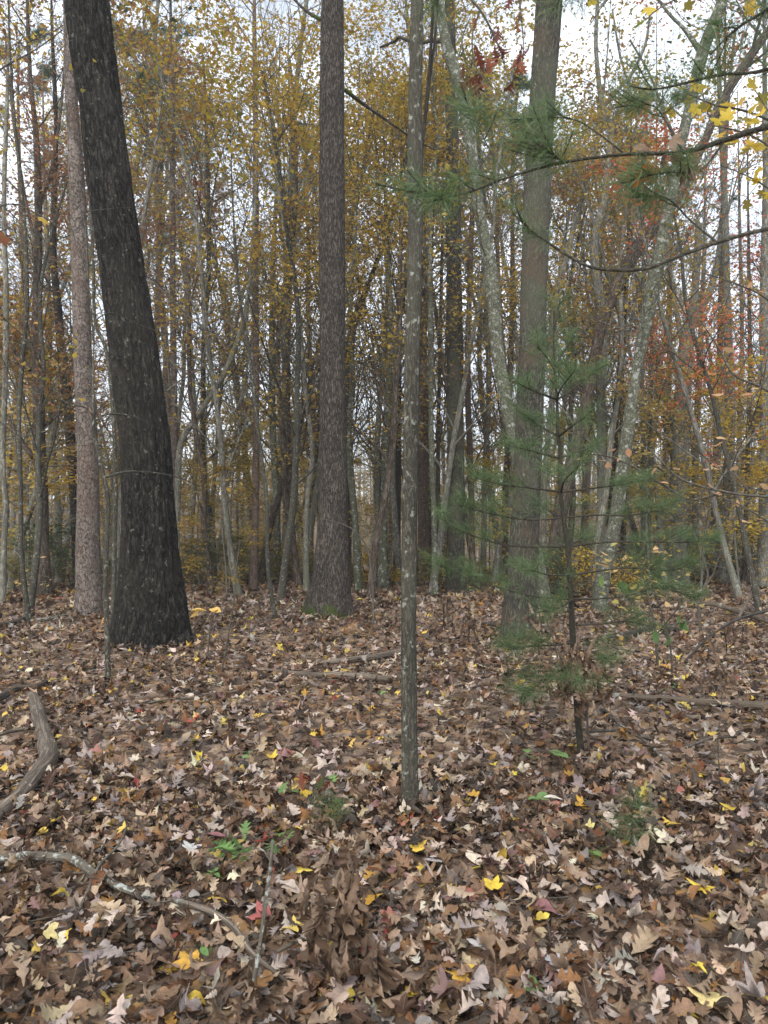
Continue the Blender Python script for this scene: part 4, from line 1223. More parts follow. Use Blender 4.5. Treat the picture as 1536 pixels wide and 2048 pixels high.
log('fallen_branch', 'thin dark pole on the ground at the foot of the grey barked oak', 'dead_dark', [(915, 1248, 5), (960, 1252, 7), (1003, 1258, 8)], 1.4, 8)
log('fallen_branch', 'grey branch of the brush pile with a forked tip', 'dead', [(1380, 1222, 8, .1), (1425, 1226, 9, .1), (1468, 1234, 10, .06), (1540, 1252, 11)], 1.5, 9)
log('fallen_branch', 'pale short stick jutting up from the brush pile', 'dead', [(1468, 1262, 6), (1482, 1245, 6, .12), (1500, 1226, 5, .28), (1508, 1212, 4, .38)], 1, 7)
log('fallen_branch', 'long thin branch slanting up out of the litter by the brush pile', 'dead_dark', [(1370, 1330, 5), (1420, 1296, 6, .12), (1480, 1270, 6, .2), (1550, 1250, 6, .22)], 1.4, 7)
log('fallen_branch', 'lichened stick slanting through the leaves past the pine seedling', 'dead_lichen', [(1230, 1452, 4), (1270, 1480, 5), (1298, 1500, 7), (1350, 1555, 8), (1390, 1590, 8), (1404, 1606, 6)], 1.6, 8)
log('fallen_branch', 'bare twig lying near the long grey log', 'twig', [(1440, 1565, 4), (1490, 1585, 4.5), (1550, 1612, 5)], 2, 6)
log('fallen_branch', 'dark broken stick amid leaves by the bare crooked sapling', 'dead_dark', [(95, 1293, 5), (130, 1288, 6), (165, 1283, 4)], 1.2, 7)
for k, (x, y, a) in enumerate([(340, 1408, 14), (930, 1905, -25), (1180, 1475, 8), (620, 1470, 20), (1010, 1560, -12), (1420, 1490, 30)]):
    w_ = 4 + k % 3
    log('fallen_twig', ['bare twig on the leaves below the massive dark oak', 'bare curved twig among large leaves by the dead leaf spray', 'bare twig on the leaves at the foot of the young green pine', 'bare twig in the open middle of the leaf litter', 'bare twig beside the lobed green seedling leaves', 'bare twig lying close to the long grey log'][k],
        'twig', [(x - 50, y + a * .6, w_ * .6), (x, y, w_), (x + 45, y - a * .2, w_), (x + 80, y - a * .9, w_ * .5)], 2.2, 6, 'twig')

# upright lichened stick
sb = gpx(503, 2012)
st = thing('stick', 'upright lichened stick poked into the leaf litter', 'stick', sb)
px_branch(st, sb, [(503, 2020, sb[1], 11), (510, 1950, sb[1], 10), (520, 1890, sb[1] + .02, 9), (533, 1790, sb[1] + .05, 8), (541, 1730, sb[1] + .06, 7), (545, 1682, sb[1] + .08, 6)], 'dead_lichen', 'stem', 8, 24)
px_branch(st, sb, [(541, 1722, sb[1] + .06, 4), (525, 1700, sb[1] + .06, 3), (505, 1696, sb[1] + .06, 2)], 'dead_lichen', 'side_twig', 5)


# ------------------------------------------------------------------ thin pale haze volume, added to lighten the far trees
hz = NT('haze')
hv = hz.n('VolumePrincipled', None, Density=HAZE)
hv.inputs['Color'].default_value = (.88, .88, .88, 1)
hz.t.links.new(hv.outputs[0], hz.out.inputs['Volume'])
x0, x1, y0, y1, z0, z1 = -760, 760, -30, 960, -9.0, 46.0
HV = np.array([(x, y, z) for z in (z0, z1) for y in (y0, y1) for x in (x0, x1)])
HQ = np.array([(0, 2, 3, 1), (4, 5, 7, 6), (0, 1, 5, 4), (1, 3, 7, 5), (3, 2, 6, 7), (2, 0, 4, 6)])
o = link('haze', make_mesh('haze', HV, HQ, hz.m, smooth=False), kind='stuff')
o['label'] = 'thin pale haze added to lighten the far trees'; o['category'] = 'haze'


# ------------------------------------------------------------------ white pines
TUFT = []
for s in range(5):
    v, f, r = needle_tuft(np.random.default_rng(200 + s), 36, .105, (.3, 1.45), .0013, .15, .12)
    TUFT.append(make_mesh('needle_tuft', v, f, LF['needle'], {'rnd': r}))


def add_tuft(parent, p, d, scale=1.0, name='needle_tuft'):
    q = mathutils.Vector(d).to_track_quat('Y', 'Z')
    o = link(name, TUFT[RNG.integers(len(TUFT))], parent, p, None, scale * RNG.uniform(.85, 1.2))
    o.rotation_euler = q.to_euler()
    return o


def pine_branch(tree, base, pts, nside, side=.16, scale=1.0, start=.35, bark='pine_twig', tips=True, extra=1):
    """pts are (x, y, distance, width); side shoots carry the needle tufts"""
    Q = np.array([np.append(px(x, y, d) - base, w * .5 * d / F) for x, y, d, w in pts])
    C = catmull(Q, 8 * len(pts))
    bf = Buf()
    v, f, b = tube(C[:, :3], np.maximum(C[:, 3], .0012), 6)
    bf.add(v, f, bark=b)
    spots = []
    for i in range(nside):
        u = start + (1 - start) * (i + RNG.random()) / nside
        j = min(int(u * (len(C) - 1)), len(C) - 2)
        d = C[j + 1, :3] - C[j, :3]; d /= np.linalg.norm(d)
        s = perp(d, RNG); s[2] = abs(s[2]) * .4 - .05
        dd = d * RNG.uniform(.5, 1.0) + s; dd /= np.linalg.norm(dd)
        L = side * RNG.uniform(.5, 1.2) * (1.2 - .6 * u)
        P = np.array([C[j, :3], C[j, :3] + dd * L * .5, C[j, :3] + dd * L + np.array([0, 0, L * .12])])
        v, f, b = tube(P, [.0022, .0017, .0012], 4)
        bf.add(v, f, bark=b)
        spots.append((P[2], dd))
        for e in range(extra):
            w = RNG.uniform(.45, .85)
            spots.append((P[0] + (P[2] - P[0]) * w, dd * .7 + perp(dd, RNG) * .5))
    if tips:
        d = C[-1, :3] - C[-3, :3]
        spots += [(C[-1, :3], d / np.linalg.norm(d)), (C[-4, :3], d / np.linalg.norm(d))]
    o = link('branch', bf.mesh('branch', BK[bark]), tree)
    for p, d in spots:
        add_tuft(o, p, d, scale)
    return o


pb = gpx(1165, 1530)
D0 = pb[1]
young = thing('young_pine', 'young green white pine with whorls of thin branches in the leaf litter', 'pine', pb)
px_branch(young, pb, [(1166, 1545, D0, 17), (1163, 1515, D0, 15), (1155, 1425, D0, 13), (1145, 1264, D0, 12.5), (1139, 1144, D0, 11), (1135, 1093, D0, 10.5), (1127, 1035, D0, 9.5), (1121, 984, D0, 8.5), (1120, 905, D0, 7.5), (1116, 871, D0, 7), (1114, 799, D0, 6), (1109, 734, D0, 5), (1107, 660, D0, 3.5), (1108, 620, D0, 2)], 'pine_twig', 'trunk', 10, 90)
WH = [  # end pixel lists of the whorled branches, distance offset at the tip, side shoots
    ([(1109, 734), (1130, 700), (1150, 670)], .1, 5), ([(1110, 740), (1090, 710), (1070, 690)], -.1, 5), ([(1108, 660), (1112, 640), (1120, 600)], .05, 3),
    ([(1115, 799), (1075, 785), (1038, 768)], -.2, 7), ([(1115, 799), (1150, 775), (1192, 738)], .2, 9), ([(1115, 800), (1120, 780), (1150, 740)], -.45, 6),
    ([(1118, 872), (1090, 858), (1050, 830)], .1, 8), ([(1118, 872), (1140, 855), (1170, 835)], -.5, 6), ([(1119, 917), (1075, 905), (1030, 893)], -.3, 9), ([(1119, 917), (1150, 905), (1185, 893)], .4, 6),
    ([(1122, 984), (1060, 976), (997, 968), (950, 955)], .1, 13), ([(1122, 984), (1190, 976), (1252, 968), (1290, 960)], .2, 10), ([(1122, 984), (1130, 960), (1160, 930)], -.7, 7),
    ([(1130, 1035), (1080, 1039), (1029, 1037), (965, 1024), (915, 1010)], -.1, 14), ([(1130, 1035), (1190, 1030), (1252, 1031), (1310, 1022), (1350, 1010)], .1, 12), ([(1130, 1035), (1110, 1030), (1080, 1010)], .7, 6),
    ([(1136, 1093), (1070, 1093), (1006, 1089), (917, 1060), (872, 1029)], .15, 14), ([(1136, 1093), (1215, 1084), (1297, 1084), (1386, 1084), (1435, 1076)], -.1, 12), ([(1136, 1093), (1150, 1085), (1190, 1072)], .8, 6),
    ([(1139, 1150), (1163, 1147), (1252, 1136), (1341, 1140), (1395, 1125)], .2, 13), ([(1139, 1150), (1100, 1150), (1060, 1140)], -.6, 8), ([(1145, 1198), (1085, 1195), (1029, 1183), (939, 1158), (872, 1126)], -.2, 13),
    ([(1145, 1198), (1200, 1197), (1252, 1192), (1319, 1176), (1390, 1196)], -.3, 13), ([(1145, 1198), (1120, 1215), (1075, 1225)], -.5, 7), ([(1152, 1250), (1200, 1248), (1252, 1243), (1300, 1252)], .1, 9),
    ([(1148, 1285), (1110, 1290), (1060, 1292), (1015, 1300)], -.2, 12), ([(1150, 1300), (1185, 1305), (1215, 1320)], -.1, 8), ([(1152, 1330), (1110, 1345), (1075, 1370), (1045, 1390)], -.3, 11), ([(1153, 1340), (1160, 1355), (1166, 1368)], -.5, 6)]
for pts, off, ns in WH:
    m = len(pts) - 1
    pine_branch(young, pb, [(x, y, D0 + off * i / m, 5.2 - 3.2 * i / m) for i, (x, y) in enumerate(pts)], ns, .24, 1.0, .2 if m < 3 else .34, extra=1)

# the pine whose boughs reach in from beyond the right edge
nb = np.array([1.95, 2.15, float(ground(1.95, 2.15))])
near = thing('white_pine', 'white pine reaching dark needle boughs overhead across the tall trunks', 'pine', nb)
C = catmull(np.array([[1.95, 2.15, nb[2] - .1, .06], [1.96, 2.16, 1.5, .05], [1.95, 2.15, 3.2, .04], [1.97, 2.15, 5, .02], [1.98, 2.15, 6, .006]]), 40)
v, f, b = tube(C[:, :3] - nb, C[:, 3], 14)
link('trunk', make_mesh('trunk', v, f, BK['pine_twig'], {'bark': b}), near)


def from_trunk(z):
    return z


def bough(pts, nside, side, scale, start=.1, extra=2, tips=True):
    Q = [(x, y, d, w) for x, y, d, w in pts]
    return pine_branch(near, nb, Q, nside, side, scale, start, extra=extra, tips=tips)


bough([(2130, 130, 2.15, 22), (1750, 195, 2.1, 17), (1536, 253, 2.0, 13), (1451, 280, 1.98, 11), (1366, 304, 1.97, 9), (1246, 309, 1.95, 7), (1126, 325, 1.95, 6), (1018, 354, 1.93, 5), (915, 390, 1.9, 4.5), (820, 383, 1.9, 4), (751, 367, 1.9, 3)], 4, .12, .9, .80, 1)
bough([(1126, 325, 1.95, 4), (1110, 312, 1.92, 4), (1085, 290, 1.9, 3)], 6, .13, .95, .1, 1)
bough([(915, 390, 1.9, 3.5), (895, 395, 1.88, 3), (878, 400, 1.85, 2)], 3, .06, .8, .3, 1)
bough([(1018, 354, 1.93, 3), (985, 310, 1.98, 3), (955, 250, 2.0, 2.5), (930, 195, 2.05, 2)], 5, .07, .8, .5, 1)
bough([(1250, 308, 1.95, 4), (1200, 270, 2.0, 3.5), (1150, 240, 2.05, 3), (1090, 235, 2.1, 2.5), (1020, 240, 2.1, 2)], 5, .10, .75, .5, 1)
bough([(1366, 304, 1.97, 5), (1330, 240, 2.05, 4), (1300, 210, 2.1, 3), (1230, 215, 2.15, 2.5)], 6, .10, .8, .4, 1)
bough([(1451, 280, 1.98, 5), (1400, 340, 1.95, 4), (1330, 345, 1.9, 3), (1260, 360, 1.9, 2.5)], 5, .10, .85, .4, 1)
bough([(2130, -40, 2.15, 16), (1750, 60, 2.0, 11), (1536, 138, 1.95, 7), (1440, 150, 1.93, 6), (1315, 178, 1.9, 4), (1260, 172, 1.9, 3)], 6, .12, .8, .55, 1)
bough([(2130, -260, 2.15, 18), (1800, -120, 1.9, 12), (1536, 20, 1.8, 7), (1470, 60, 1.8, 6), (1420, 110, 1.78, 4)], 9, .14, .95, .5, 2)
bough([(1990, -420, 2.1, 14), (1500, -260, 1.9, 9), (1250, -100, 1.85, 6), (1140, -20, 1.85, 4), (1105, 20, 1.85, 3)], 7, .10, .95, .72, 2)
bough([(1500, -300, 1.9, 8), (1050, -180, 1.9, 6), (900, -60, 1.9, 4), (872, 10, 1.9, 3)], 5, .08, .8, .75, 1)
bough([(2130, 400, 2.15, 18), (1750, 420, 2.05, 13), (1536, 458, 1.95, 9), (1434, 485, 1.93, 8.5), (1366, 509, 1.92, 8), (1287, 538, 1.9, 7.5), (1195, 537, 1.9, 6.5), (1144, 516, 1.9, 6), (1092, 482, 1.9, 5), (1050, 450, 1.9, 4), (1024, 424, 1.9, 3)], 3, .08, .7, .93, 0)
bough([(1434, 485, 1.93, 5), (1380, 440, 2.0, 4), (1330, 395, 2.05, 3), (1260, 395, 2.1, 2)], 5, .1, .8, .5, 1)

# dead leaves caught on the bough
cl = px(1362, 318, 1.95)
caught = thing('dead_leaves', 'curled tan dead leaves caught on a dark pine bough', 'dead leaves', cl)
TANL = leaf_variant_meshes('maple', .11, LF['dead'], 4, .55)
for x, y in ((1310, 300), (1345, 320), (1372, 345), (1385, 325), (1350, 275), (1325, 345)):
    add_leaves(caught, [px(x, y, 1.95) - cl], TANL, hang=True, scale=(.5, .7), jitter=.015)
add_leaves(caught, [px(1293, 352, 1.94) - cl], leaf_variant_meshes('oval', .075, plain_leaf('orange_leaf', (.45, .13, .03)), 1, .4), hang=False, jitter=.0)

# pine seedlings on the litter
for lab, x, y, hpx, n in (('small pine seedling with soft needles beside the oak seedlings', 665, 1668, 75, 9), ('leggy pine seedling with drooping needles on a bare red stem', 1262, 1710, 115, 12)):
    p = gpx(x, y); d = p[1]
    s_ = thing('pine_seedling', lab, 'seedling', p)
    tipx = x - 5 if x < 900 else x + 5
    o_, C = px_branch(s_, p, [(x, y + 6, d, 3), (x + 2, y - hpx * .5, d, 2.6), (tipx, y - hpx, d, 2)], 'pine_twig', 'stem', 5)
    for i in range(n):
        c = C[int((.35 + .65 * i / n) * (len(C) - 1)), :3]
        dd = np.array([RNG.normal(0, .7) + (.7 if i % 2 else -.4), RNG.normal(0, .5), RNG.uniform(-.1, .6)]); dd /= np.linalg.norm(dd)
        L = RNG.uniform(.02, .12)
        P = np.array([c, c + dd * L * .5, c + dd * L])
        v, f, b = tube(P, [.0015, .0012, .001], 4)
        tw_ = link('side_shoot', make_mesh('side_shoot', v, f, BK['pine_twig'], {'bark': b}), s_)
        add_tuft(tw_, c + dd * L, dd, .95)


# ------------------------------------------------------------------ leafy saplings
def leafy(name, label, stem, branches, meshes, per, bark='twig', tilt=.45, hang=False, jitter=.03, scale=(.7, 1.1), leafname='leaf', sw=None, a=.15):
    """stem and branches through (x, y, distance, width); every leaf its own piece"""
    base = px(stem[0][0], stem[0][1], stem[0][2]); base[2] = float(ground(base[0], base[1]))
    t = thing(name, label, 'sapling' if 'sapling' in name else 'seedling', base)
    px_branch(t, base, stem, bark, 'stem', 7, 10 * len(stem))
    for k, br in enumerate(branches):
        b_, C = px_branch(t, base, br, bark)
        add_leaves(b_, along(C, per[k % len(per)], a), meshes, leafname, tilt, hang, scale, jitter)
    return t


BEECHL = leaf_variant_meshes('oval', .085, LF['tan'], 6, .4)
PALEL = leaf_variant_meshes('oval', .085, LF['pale'], 6, .4)
MAPL = leaf_variant_meshes('maple', .085, LF['yellow'], 5, .35) + leaf_variant_meshes('maple', .08, LF['olive'], 3, .35)
GREENL = leaf_variant_meshes('oval', .12, LF['green'], 4, .35)
OAKG = leaf_variant_meshes('redoak', .12, LF['green'], 4, .4)
OAKR = leaf_variant_meshes('redoak', .12, LF['oak_red'], 3, .4)
d = 5.4
g0 = (1640, 1063 + 1.5 / d * F + 8)
leafy('beech_sapling', 'wide spreading beech sapling with sparse tan leaves in front of the forked oak',
      [(1640, g0[1], d, 16), (1630, 1200, d, 14), (1625, 900, d, 12), (1640, 600, d, 9), (1650, 300, d, 5)],
      [[(1628, 1000, d, 7), (1536, 994, d - .1, 6), (1451, 984, d - .2, 5), (1366, 960, d - .2, 4), (1325, 925, d - .2, 3), (1296, 895, d - .2, 2)],
       [(1451, 984, d - .2, 4), (1385, 1000, d - .1, 4), (1335, 975, d, 4), (1270, 935, d, 3.5), (1215, 913, d + .1, 3), (1171, 908, d + .1, 2)],
       [(1626, 850, d, 6), (1536, 782, d - .2, 5), (1468, 750, d - .3, 4), (1440, 700, d - .3, 3), (1400, 640, d - .3, 2)],
       [(1636, 700, d, 6), (1536, 600, d - .4, 4), (1450, 560, d - .5, 3), (1380, 540, d - .5, 2)],
       [(1500, 986, d - .15, 4), (1460, 930, d - .1, 3), (1430, 850, d - .1, 2.5), (1420, 800, d - .1, 1.5)],
       [(1630, 1120, d, 5), (1560, 1060, d - .2, 4), (1480, 1010, d - .3, 3), (1420, 985, d - .3, 2)],
       [(1640, 640, d, 5), (1560, 720, d - .4, 4), (1480, 840, d - .5, 3), (1430, 930, d - .5, 2), (1400, 1000, d - .5, 1.5)]],
      BEECHL, [4, 9, 6, 9, 5, 6, 6], tilt=.35, jitter=.05)
d = 5.9
leafy('leafy_sapling', 'low bushy sapling with pale yellow leaves behind the young green pine',
      [(1315, 1330, d, 6), (1312, 1270, d, 5), (1300, 1210, d, 4), (1285, 1150, d, 3), (1270, 1115, d, 2)],
      [[(1300, 1210, d, 3), (1260, 1180, d - .1, 2.5), (1200, 1170, d - .2, 2)], [(1290, 1165, d, 3), (1245, 1140, d, 2.5), (1200, 1125, d + .1, 2)], [(1295, 1190, d, 3), (1335, 1165, d, 2.5), (1375, 1150, d, 2)],
       [(1306, 1230, d, 3), (1250, 1225, d - .3, 2.5), (1205, 1235, d - .4, 2)], [(1280, 1135, d, 2.5), (1300, 1105, d, 2), (1340, 1095, d, 1.5)], [(1312, 1270, d, 3), (1345, 1230, d - .3, 2.5), (1370, 1200, d - .4, 2)], [(1275, 1125, d, 2), (1230, 1105, d, 1.8), (1215, 1100, d, 1.5)]],
      PALEL, [8, 9, 9, 7, 6, 7, 6], tilt=.3, jitter=.05)
d = 5.6
leafy('leafy_sapling', 'thin sapling with a few broad green leaves near the dark mossy log',
      [(1345, 1345, d, 5), (1340, 1290, d, 4), (1325, 1230, d, 3), (1305, 1170, d, 2)],
      [[(1340, 1290, d, 3), (1330, 1270, d, 2.5), (1320, 1262, d - .1, 2)], [(1330, 1250, d, 3), (1370, 1245, d, 2.5), (1405, 1240, d, 2)], [(1310, 1190, d, 2.5), (1240, 1175, d, 2), (1165, 1160, d, 1.6)]], GREENL, [2, 3, 4], hang=True, jitter=.03)
d = 3.6
leafy('maple_sapling', 'maple sapling dangling yellow lobed leaves above the pine boughs',
      [(1720, 1063 + 1.5 / d * F + 8, d, 26), (1715, 1200, d, 22), (1700, 700, d, 18), (1690, 300, d, 14), (1680, -100, d, 10), (1690, -400, d, 6)],
      [[(1690, 330, d, 8), (1600, 270, d, 6), (1500, 225, d, 5), (1430, 210, d, 4), (1370, 185, d, 2)], [(1690, 360, d, 7), (1600, 330, d - .2, 6), (1500, 270, d - .2, 4), (1420, 250, d - .2, 2)],
       [(1684, 0, d, 8), (1560, -40, d, 6), (1420, -30, d, 4), (1330, 10, d, 3), (1290, 40, d, 2)], [(1684, -80, d, 8), (1500, -140, d, 6), (1300, -80, d, 5), (1215, 0, d, 3), (1180, 50, d, 2)],
       [(1698, 600, d, 7), (1600, 440, d - .1, 5), (1540, 380, d - .1, 4), (1490, 350, d, 3), (1440, 330, d, 2)], [(1600, 330, d - .2, 4), (1560, 260, d - .3, 3), (1510, 180, d - .3, 2)]],
      MAPL, [20, 16, 10, 9, 14, 10], tilt=.5, jitter=.06, a=.4)
d = 3.7
leafy('maple_sapling', 'thin maple sapling holding out a few orange leaves at the edge of the litter',
      [(-150, 1063 + 1.5 / d * F + 8, d, 14), (-150, 1100, d, 12), (-140, 700, d, 9), (-150, 300, d, 6)],
      [[(-145, 800, d, 5), (-70, 480, d, 4), (10, 410, d, 3), (70, 425, d, 2.5), (140, 470, d, 1.5)], [(-140, 700, d, 5), (-60, 500, d, 3), (20, 455, d, 2)], [(-148, 400, d, 5), (-60, 200, d, 4), (0, 140, d, 4), (70, 100, d, 3), (125, 60, d, 2)]],
      leaf_variant_meshes('maple', .08, LF['rust'], 4, .4) + leaf_variant_meshes('maple', .08, LF['gold'], 3, .4), [9, 6, 5], tilt=.6, jitter=.04, a=.45)
p = gpx(414, 1330)
leafy('leafy_seedling', 'single stemmed seedling topped by two big yellow leaves near the dark oak',
      [(414, 1332, p[1], 3.5), (418, 1280, p[1], 3), (424, 1235, p[1], 2.5)], [[(424, 1240, p[1], 2), (410, 1222, p[1], 2), (392, 1222, p[1], 1.5)], [(424, 1240, p[1], 2), (430, 1226, p[1] - .03, 2), (432, 1222, p[1] - .05, 1.5)]],
      leaf_variant_meshes('oval', .17, plain_leaf('butter_leaf', (.70, .47, .14)), 2, .3), [2, 2], hang=False, tilt=.7, jitter=.01, a=.7)
for lab, x, y, top, ms, spread in (('oak seedling with green and red lobed leaves by the upright stick', 505, 1725, 1672, OAKG + OAKR[:2], 70), ('low oak seedling with green and reddish leaves by the soft pine seedling', 622, 1625, 1568, OAKG + OAKR, 55),
                                   ('pale green lobed seedling at the foot of the upright stick', 452, 1745, 1700, OAKG, 40)):
    p = gpx(x, y); dd = p[1]
    leafy('oak_seedling', lab, [(x, y + 4, dd, 3), (x + 3, (y + top) / 2, dd, 2.5), (x + 5, top, dd, 2)],
          [[(x + 5, top + 6, dd, 1.6), (x + 5 + sx * spread * .5, top + dy, dd + o_, 1.3), (x + 5 + sx * spread, top + dy + 12, dd + o_ * 2, 1)] for sx, dy, o_ in ((-1, 0, .05), (-.6, -6, -.06), (.4, -12, .06), (1, -6, -.05), (.8, 10, -.1))],
          ms, [2, 2, 1, 2, 2], tilt=.35, jitter=.02, a=.5, leafname='lobed_leaf')
p = gpx(1092, 1548); dd = p[1]
leafy('leafy_seedling', 'broad leaved green seedling beside the stem of the young green pine', [(1085, 1560, dd, 3), (1084, 1530, dd, 2.5), (1086, 1500, dd, 2)],
      [[(1086, 1502, dd, 1.5), (1086 + sx * 25, 1500 + dy, dd + o_, 1.2), (1086 + sx * 42, 1505 + dy, dd + o_ * 1.6, 1)] for sx, dy, o_ in ((-1, 5, -.06), (-.8, -4, .06), (.9, -3, .06), (1, 4, -.06))],
      leaf_variant_meshes('oval', .14, LF['green'], 3, .3), [1, 1, 1, 1], tilt=.2, jitter=.008, a=.75)
for lab, x, y, c, ms in (('tiny green sprout beside the white fallen leaf', 1078, 1640, 40, GREENL), ('tiny three leaved green sprout among large leaves', 1200, 1725, 22, GREENL), ('small green sprout near the open middle of the litter', 488, 1532, 18, GREENL),
                         ('bright green sprout at the lichened stick', 405, 1925, 25, GREENL), ('upright pair of green leaves in the large leaves', 1057, 2005, 28, GREENL), ('yellow leaved sprout leaning in from the litter edge', 1515, 1720, 30, PALEL), ('pale green sprout below the long grey log', 1345, 1400, 25, GREENL),
                         ('little green sprout by the grey pale log', 765, 1402, 18, GREENL), ('yellow green sprout close to the slender lone trunk', 790, 1562, 16, PALEL), ('green sprout beside the oak seedling', 430, 1770, 20, GREENL)):
    p = gpx(x, y); dd = p[1]
    leafy('sprout', lab, [(x, y + 3, dd, 2), (x + 1, y - c, dd, 1.5)],
          [[(x + 1, y - c, dd, 1), (x + 1 + sx * c * .6, y - c - 2 + dy, dd + o_, .8)] for sx, dy, o_ in ((-1, 2, .02), (1, -4, .02), (.2, 4, -.04), (.4, -10, .04))], ms, [1, 1, 1, 1], tilt=.3, jitter=.004, a=.6, scale=(.35, .6))


# ------------------------------------------------------------------ sprays of dead, curled leaves
ROLL = leaf_variant_meshes('oak', .125, LF['dead'], 10, .8, 2.0)


def dead_spray(label, stem, branches, n, scale=(.7, 1.1), jitter=.03):
    base = px(*stem[0][:3]); base[2] = float(ground(base[0], base[1]))
    t = thing('dead_spray', label, 'dead branch', base)
    px_branch(t, base, stem, 'dead_dark', 'stem', 6)
    for br in branches:
        b_, C = px_branch(t, base, br, 'dead_dark')
        add_leaves(b_, along(C, n, .15), ROLL, 'dead_leaf', hang=True, scale=scale, jitter=jitter)


p = gpx(690, 1960); dd = p[1] - .06
dead_spray('fallen spray of curled brown leaves propped among the near leaves', [(760, 1980, dd - .05, 6), (735, 1900, dd, 5), (715, 1830, dd, 4), (700, 1790, dd, 3)],
           [[(735, 1900, dd, 3), (690, 1860, dd - .02, 3), (640, 1850, dd - .03, 2), (605, 1850, dd - .03, 1.5)], [(715, 1830, dd, 3), (690, 1770, dd + .04, 2), (680, 1745, dd + .05, 1.5)], [(725, 1860, dd, 3), (680, 1800, dd + .02, 2), (640, 1790, dd + .02, 1.5)], [(750, 1950, dd - .04, 3), (720, 1920, dd - .08, 2), (690, 1930, dd - .1, 1.5)], [(700, 1800, dd, 3), (660, 1820, dd - .08, 2), (620, 1830, dd - .1, 1.5)]], 13, (.8, 1.15), .035)
dd = D0
dead_spray('bunch of dead brown leaves hung round the stem of the young green pine', [(1178, 1500, dd - .1, 5), (1172, 1400, dd - .1, 4), (1165, 1320, dd - .1, 3)],
           [[(1172, 1390, dd - .1, 3), (1130, 1365, dd - .12, 2), (1085, 1365, dd - .15, 1.5)], [(1170, 1360, dd - .1, 3), (1190, 1350, dd - .1, 2), (1200, 1372, dd - .15, 1.5)], [(1168, 1330, dd - .1, 3), (1155, 1310, dd - .12, 2), (1140, 1340, dd - .15, 1.5)], [(1172, 1400, dd - .1, 2), (1140, 1388, dd - .2, 2), (1110, 1395, dd - .2, 1.5)]], 20, (.75, 1.1), .04)
p = gpx(1078, 1300); dd = p[1] - .6
dead_spray('clump of dead drooping leaves in front of the grey barked oak', [(1078, 1310, dd, 4), (1076, 1260, dd, 3), (1080, 1225, dd, 2)], [[(1078, 1250, dd, 2), (1095, 1228, dd - .05, 1.5), (1105, 1240, dd - .1, 1)], [(1077, 1255, dd, 2), (1065, 1235, dd, 1.5), (1062, 1260, dd - .05, 1)], [(1077, 1265, dd, 2), (1085, 1262, dd - .1, 1.5), (1090, 1280, dd - .15, 1)]], 9, (1.1, 1.6), .06)
for lab, x, y in (('dark heap of withered leaves on stalks near the slender lone trunk', 935, 1290), ('withered leaf stalks next to the reddish poles', 885, 1262), ('withered brown leaves on a stalk by the brush pile', 1450, 1320), ('hanging withered leaves on a stick past the long grey log', 1430, 1395)):
    p = gpx(x, y); dd = p[1]
    dead_spray(lab, [(x, y + 3, dd, 4), (x + 3, y - 30, dd, 3), (x - 2, y - 60, dd, 2)], [[(x, y - 20, dd, 2), (x - 20, y - 40, dd, 1.5), (x - 30, y - 20, dd - .1, 1)], [(x + 2, y - 30, dd, 2), (x + 18, y - 45, dd - .1, 1.5), (x + 26, y - 25, dd - .1, 1)], [(x, y - 50, dd, 2), (x + 6, y - 55, dd - .2, 1.5), (x + 10, y - 35, dd - .25, 1)]], 7, (.9, 1.4), .06)
# dead leaves on the bare crooked sapling
t, base, D = SAP
add_leaves(t, [px(x, y, D) - base for x, y in ((190, 820), (196, 828), (203, 832), (208, 826), (186, 832))], leaf_variant_meshes('oval', .13, LF['dead'], 3, .6, 1.6), 'dead_leaf', hang=True, scale=(.7, 1.0), jitter=.02)


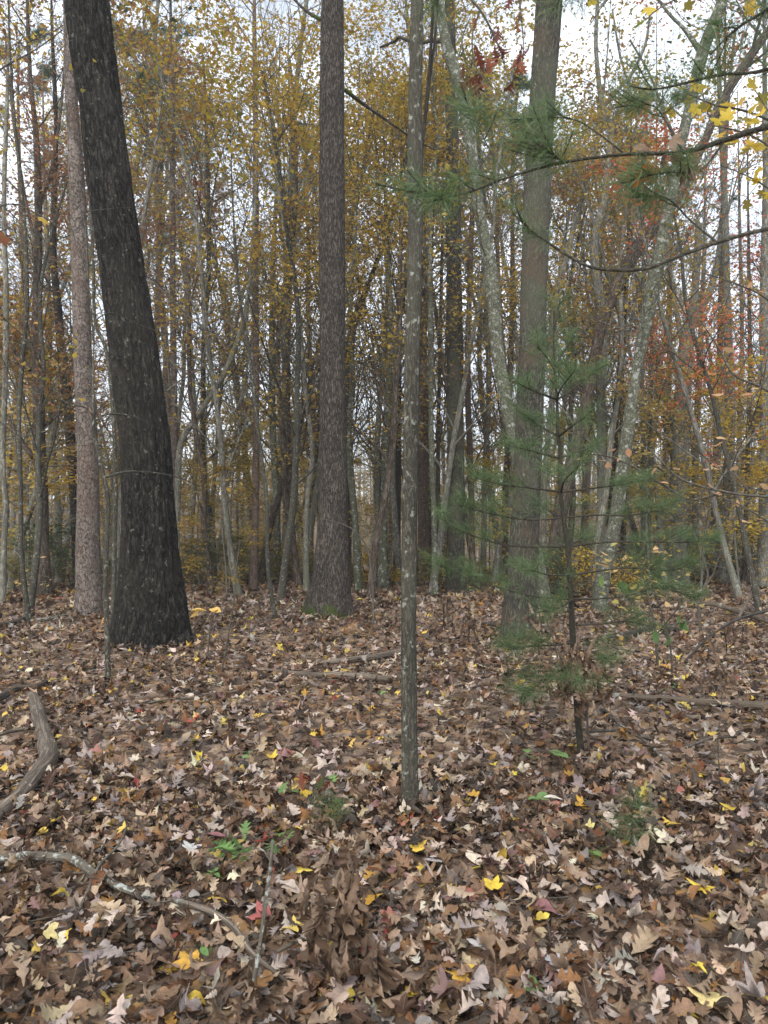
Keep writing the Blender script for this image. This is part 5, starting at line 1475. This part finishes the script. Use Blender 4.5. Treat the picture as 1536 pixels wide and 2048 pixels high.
# ------------------------------------------------------------------ thin bare stems standing in the litter
for lab, D, pts, sides in [
        ('thin bare whip of a sapling in the open past the moss footed oak', None, [(748, 1262, 4), (745, 1180, 3.6), (738, 1110, 3.2), (722, 1075, 2.8), (690, 1050, 2.2), (640, 1036, 1.6)], [[(735, 1100, 2), (760, 1060, 1.6), (775, 1020, 1.2)]]),
        ('thin pale whip leaning by the two leaved yellow seedling', None, [(441, 1352, 3.6), (455, 1280, 3.2), (468, 1200, 2.8), (474, 1130, 2.2), (480, 1080, 1.6)], [[(462, 1240, 2), (440, 1225, 1.6), (415, 1240, 1.2)]]),
        ('slim bare whip standing close to the long grey log', None, [(1120, 1440, 4), (1118, 1380, 3.6), (1112, 1300, 3), (1090, 1230, 2.6), (1070, 1170, 2), (1076, 1110, 1.5)], [[(1112, 1300, 2), (1150, 1260, 1.8), (1160, 1230, 1.2)]]),
        ('forked bare whip beside the brush pile', None, [(1402, 1262, 6), (1398, 1220, 5.5), (1406, 1180, 5), (1416, 1150, 4.5), (1400, 1100, 4), (1385, 1060, 3)], [[(1406, 1180, 3), (1425, 1150, 2.4), (1440, 1110, 1.6)]]),
        ('short bare stem between the pale barkless log and the lone trunk', None, [(742, 1440, 2.6), (740, 1400, 2.2), (744, 1350, 1.6)], [[(741, 1390, 1.6), (752, 1370, 1.2)]]),
        ('short forked stem poking up in the open leaf litter', None, [(520, 1500, 3), (518, 1450, 2.4), (524, 1400, 1.6)], [[(519, 1455, 1.8), (505, 1425, 1.2)]]),
        ('thin dark whip near the leggy pine seedling', None, [(1440, 1560, 3), (1436, 1480, 2.6), (1444, 1400, 2), (1440, 1350, 1.4)], [[(1437, 1470, 1.8), (1460, 1430, 1.3)]])]:
    b0 = gpx(pts[0][0], pts[0][1]); dd = b0[1]
    t = thing('bare_sapling', lab, 'sapling', b0)
    px_branch(t, b0, [(x, y + (4 if i == 0 else 0), dd, w) for i, (x, y, w) in enumerate(pts)], 'twig', 'stem', 6, 40)
    for br in sides:
        px_branch(t, b0, [(x, y, dd - .05 * i, w) for i, (x, y, w) in enumerate(br)], 'twig')
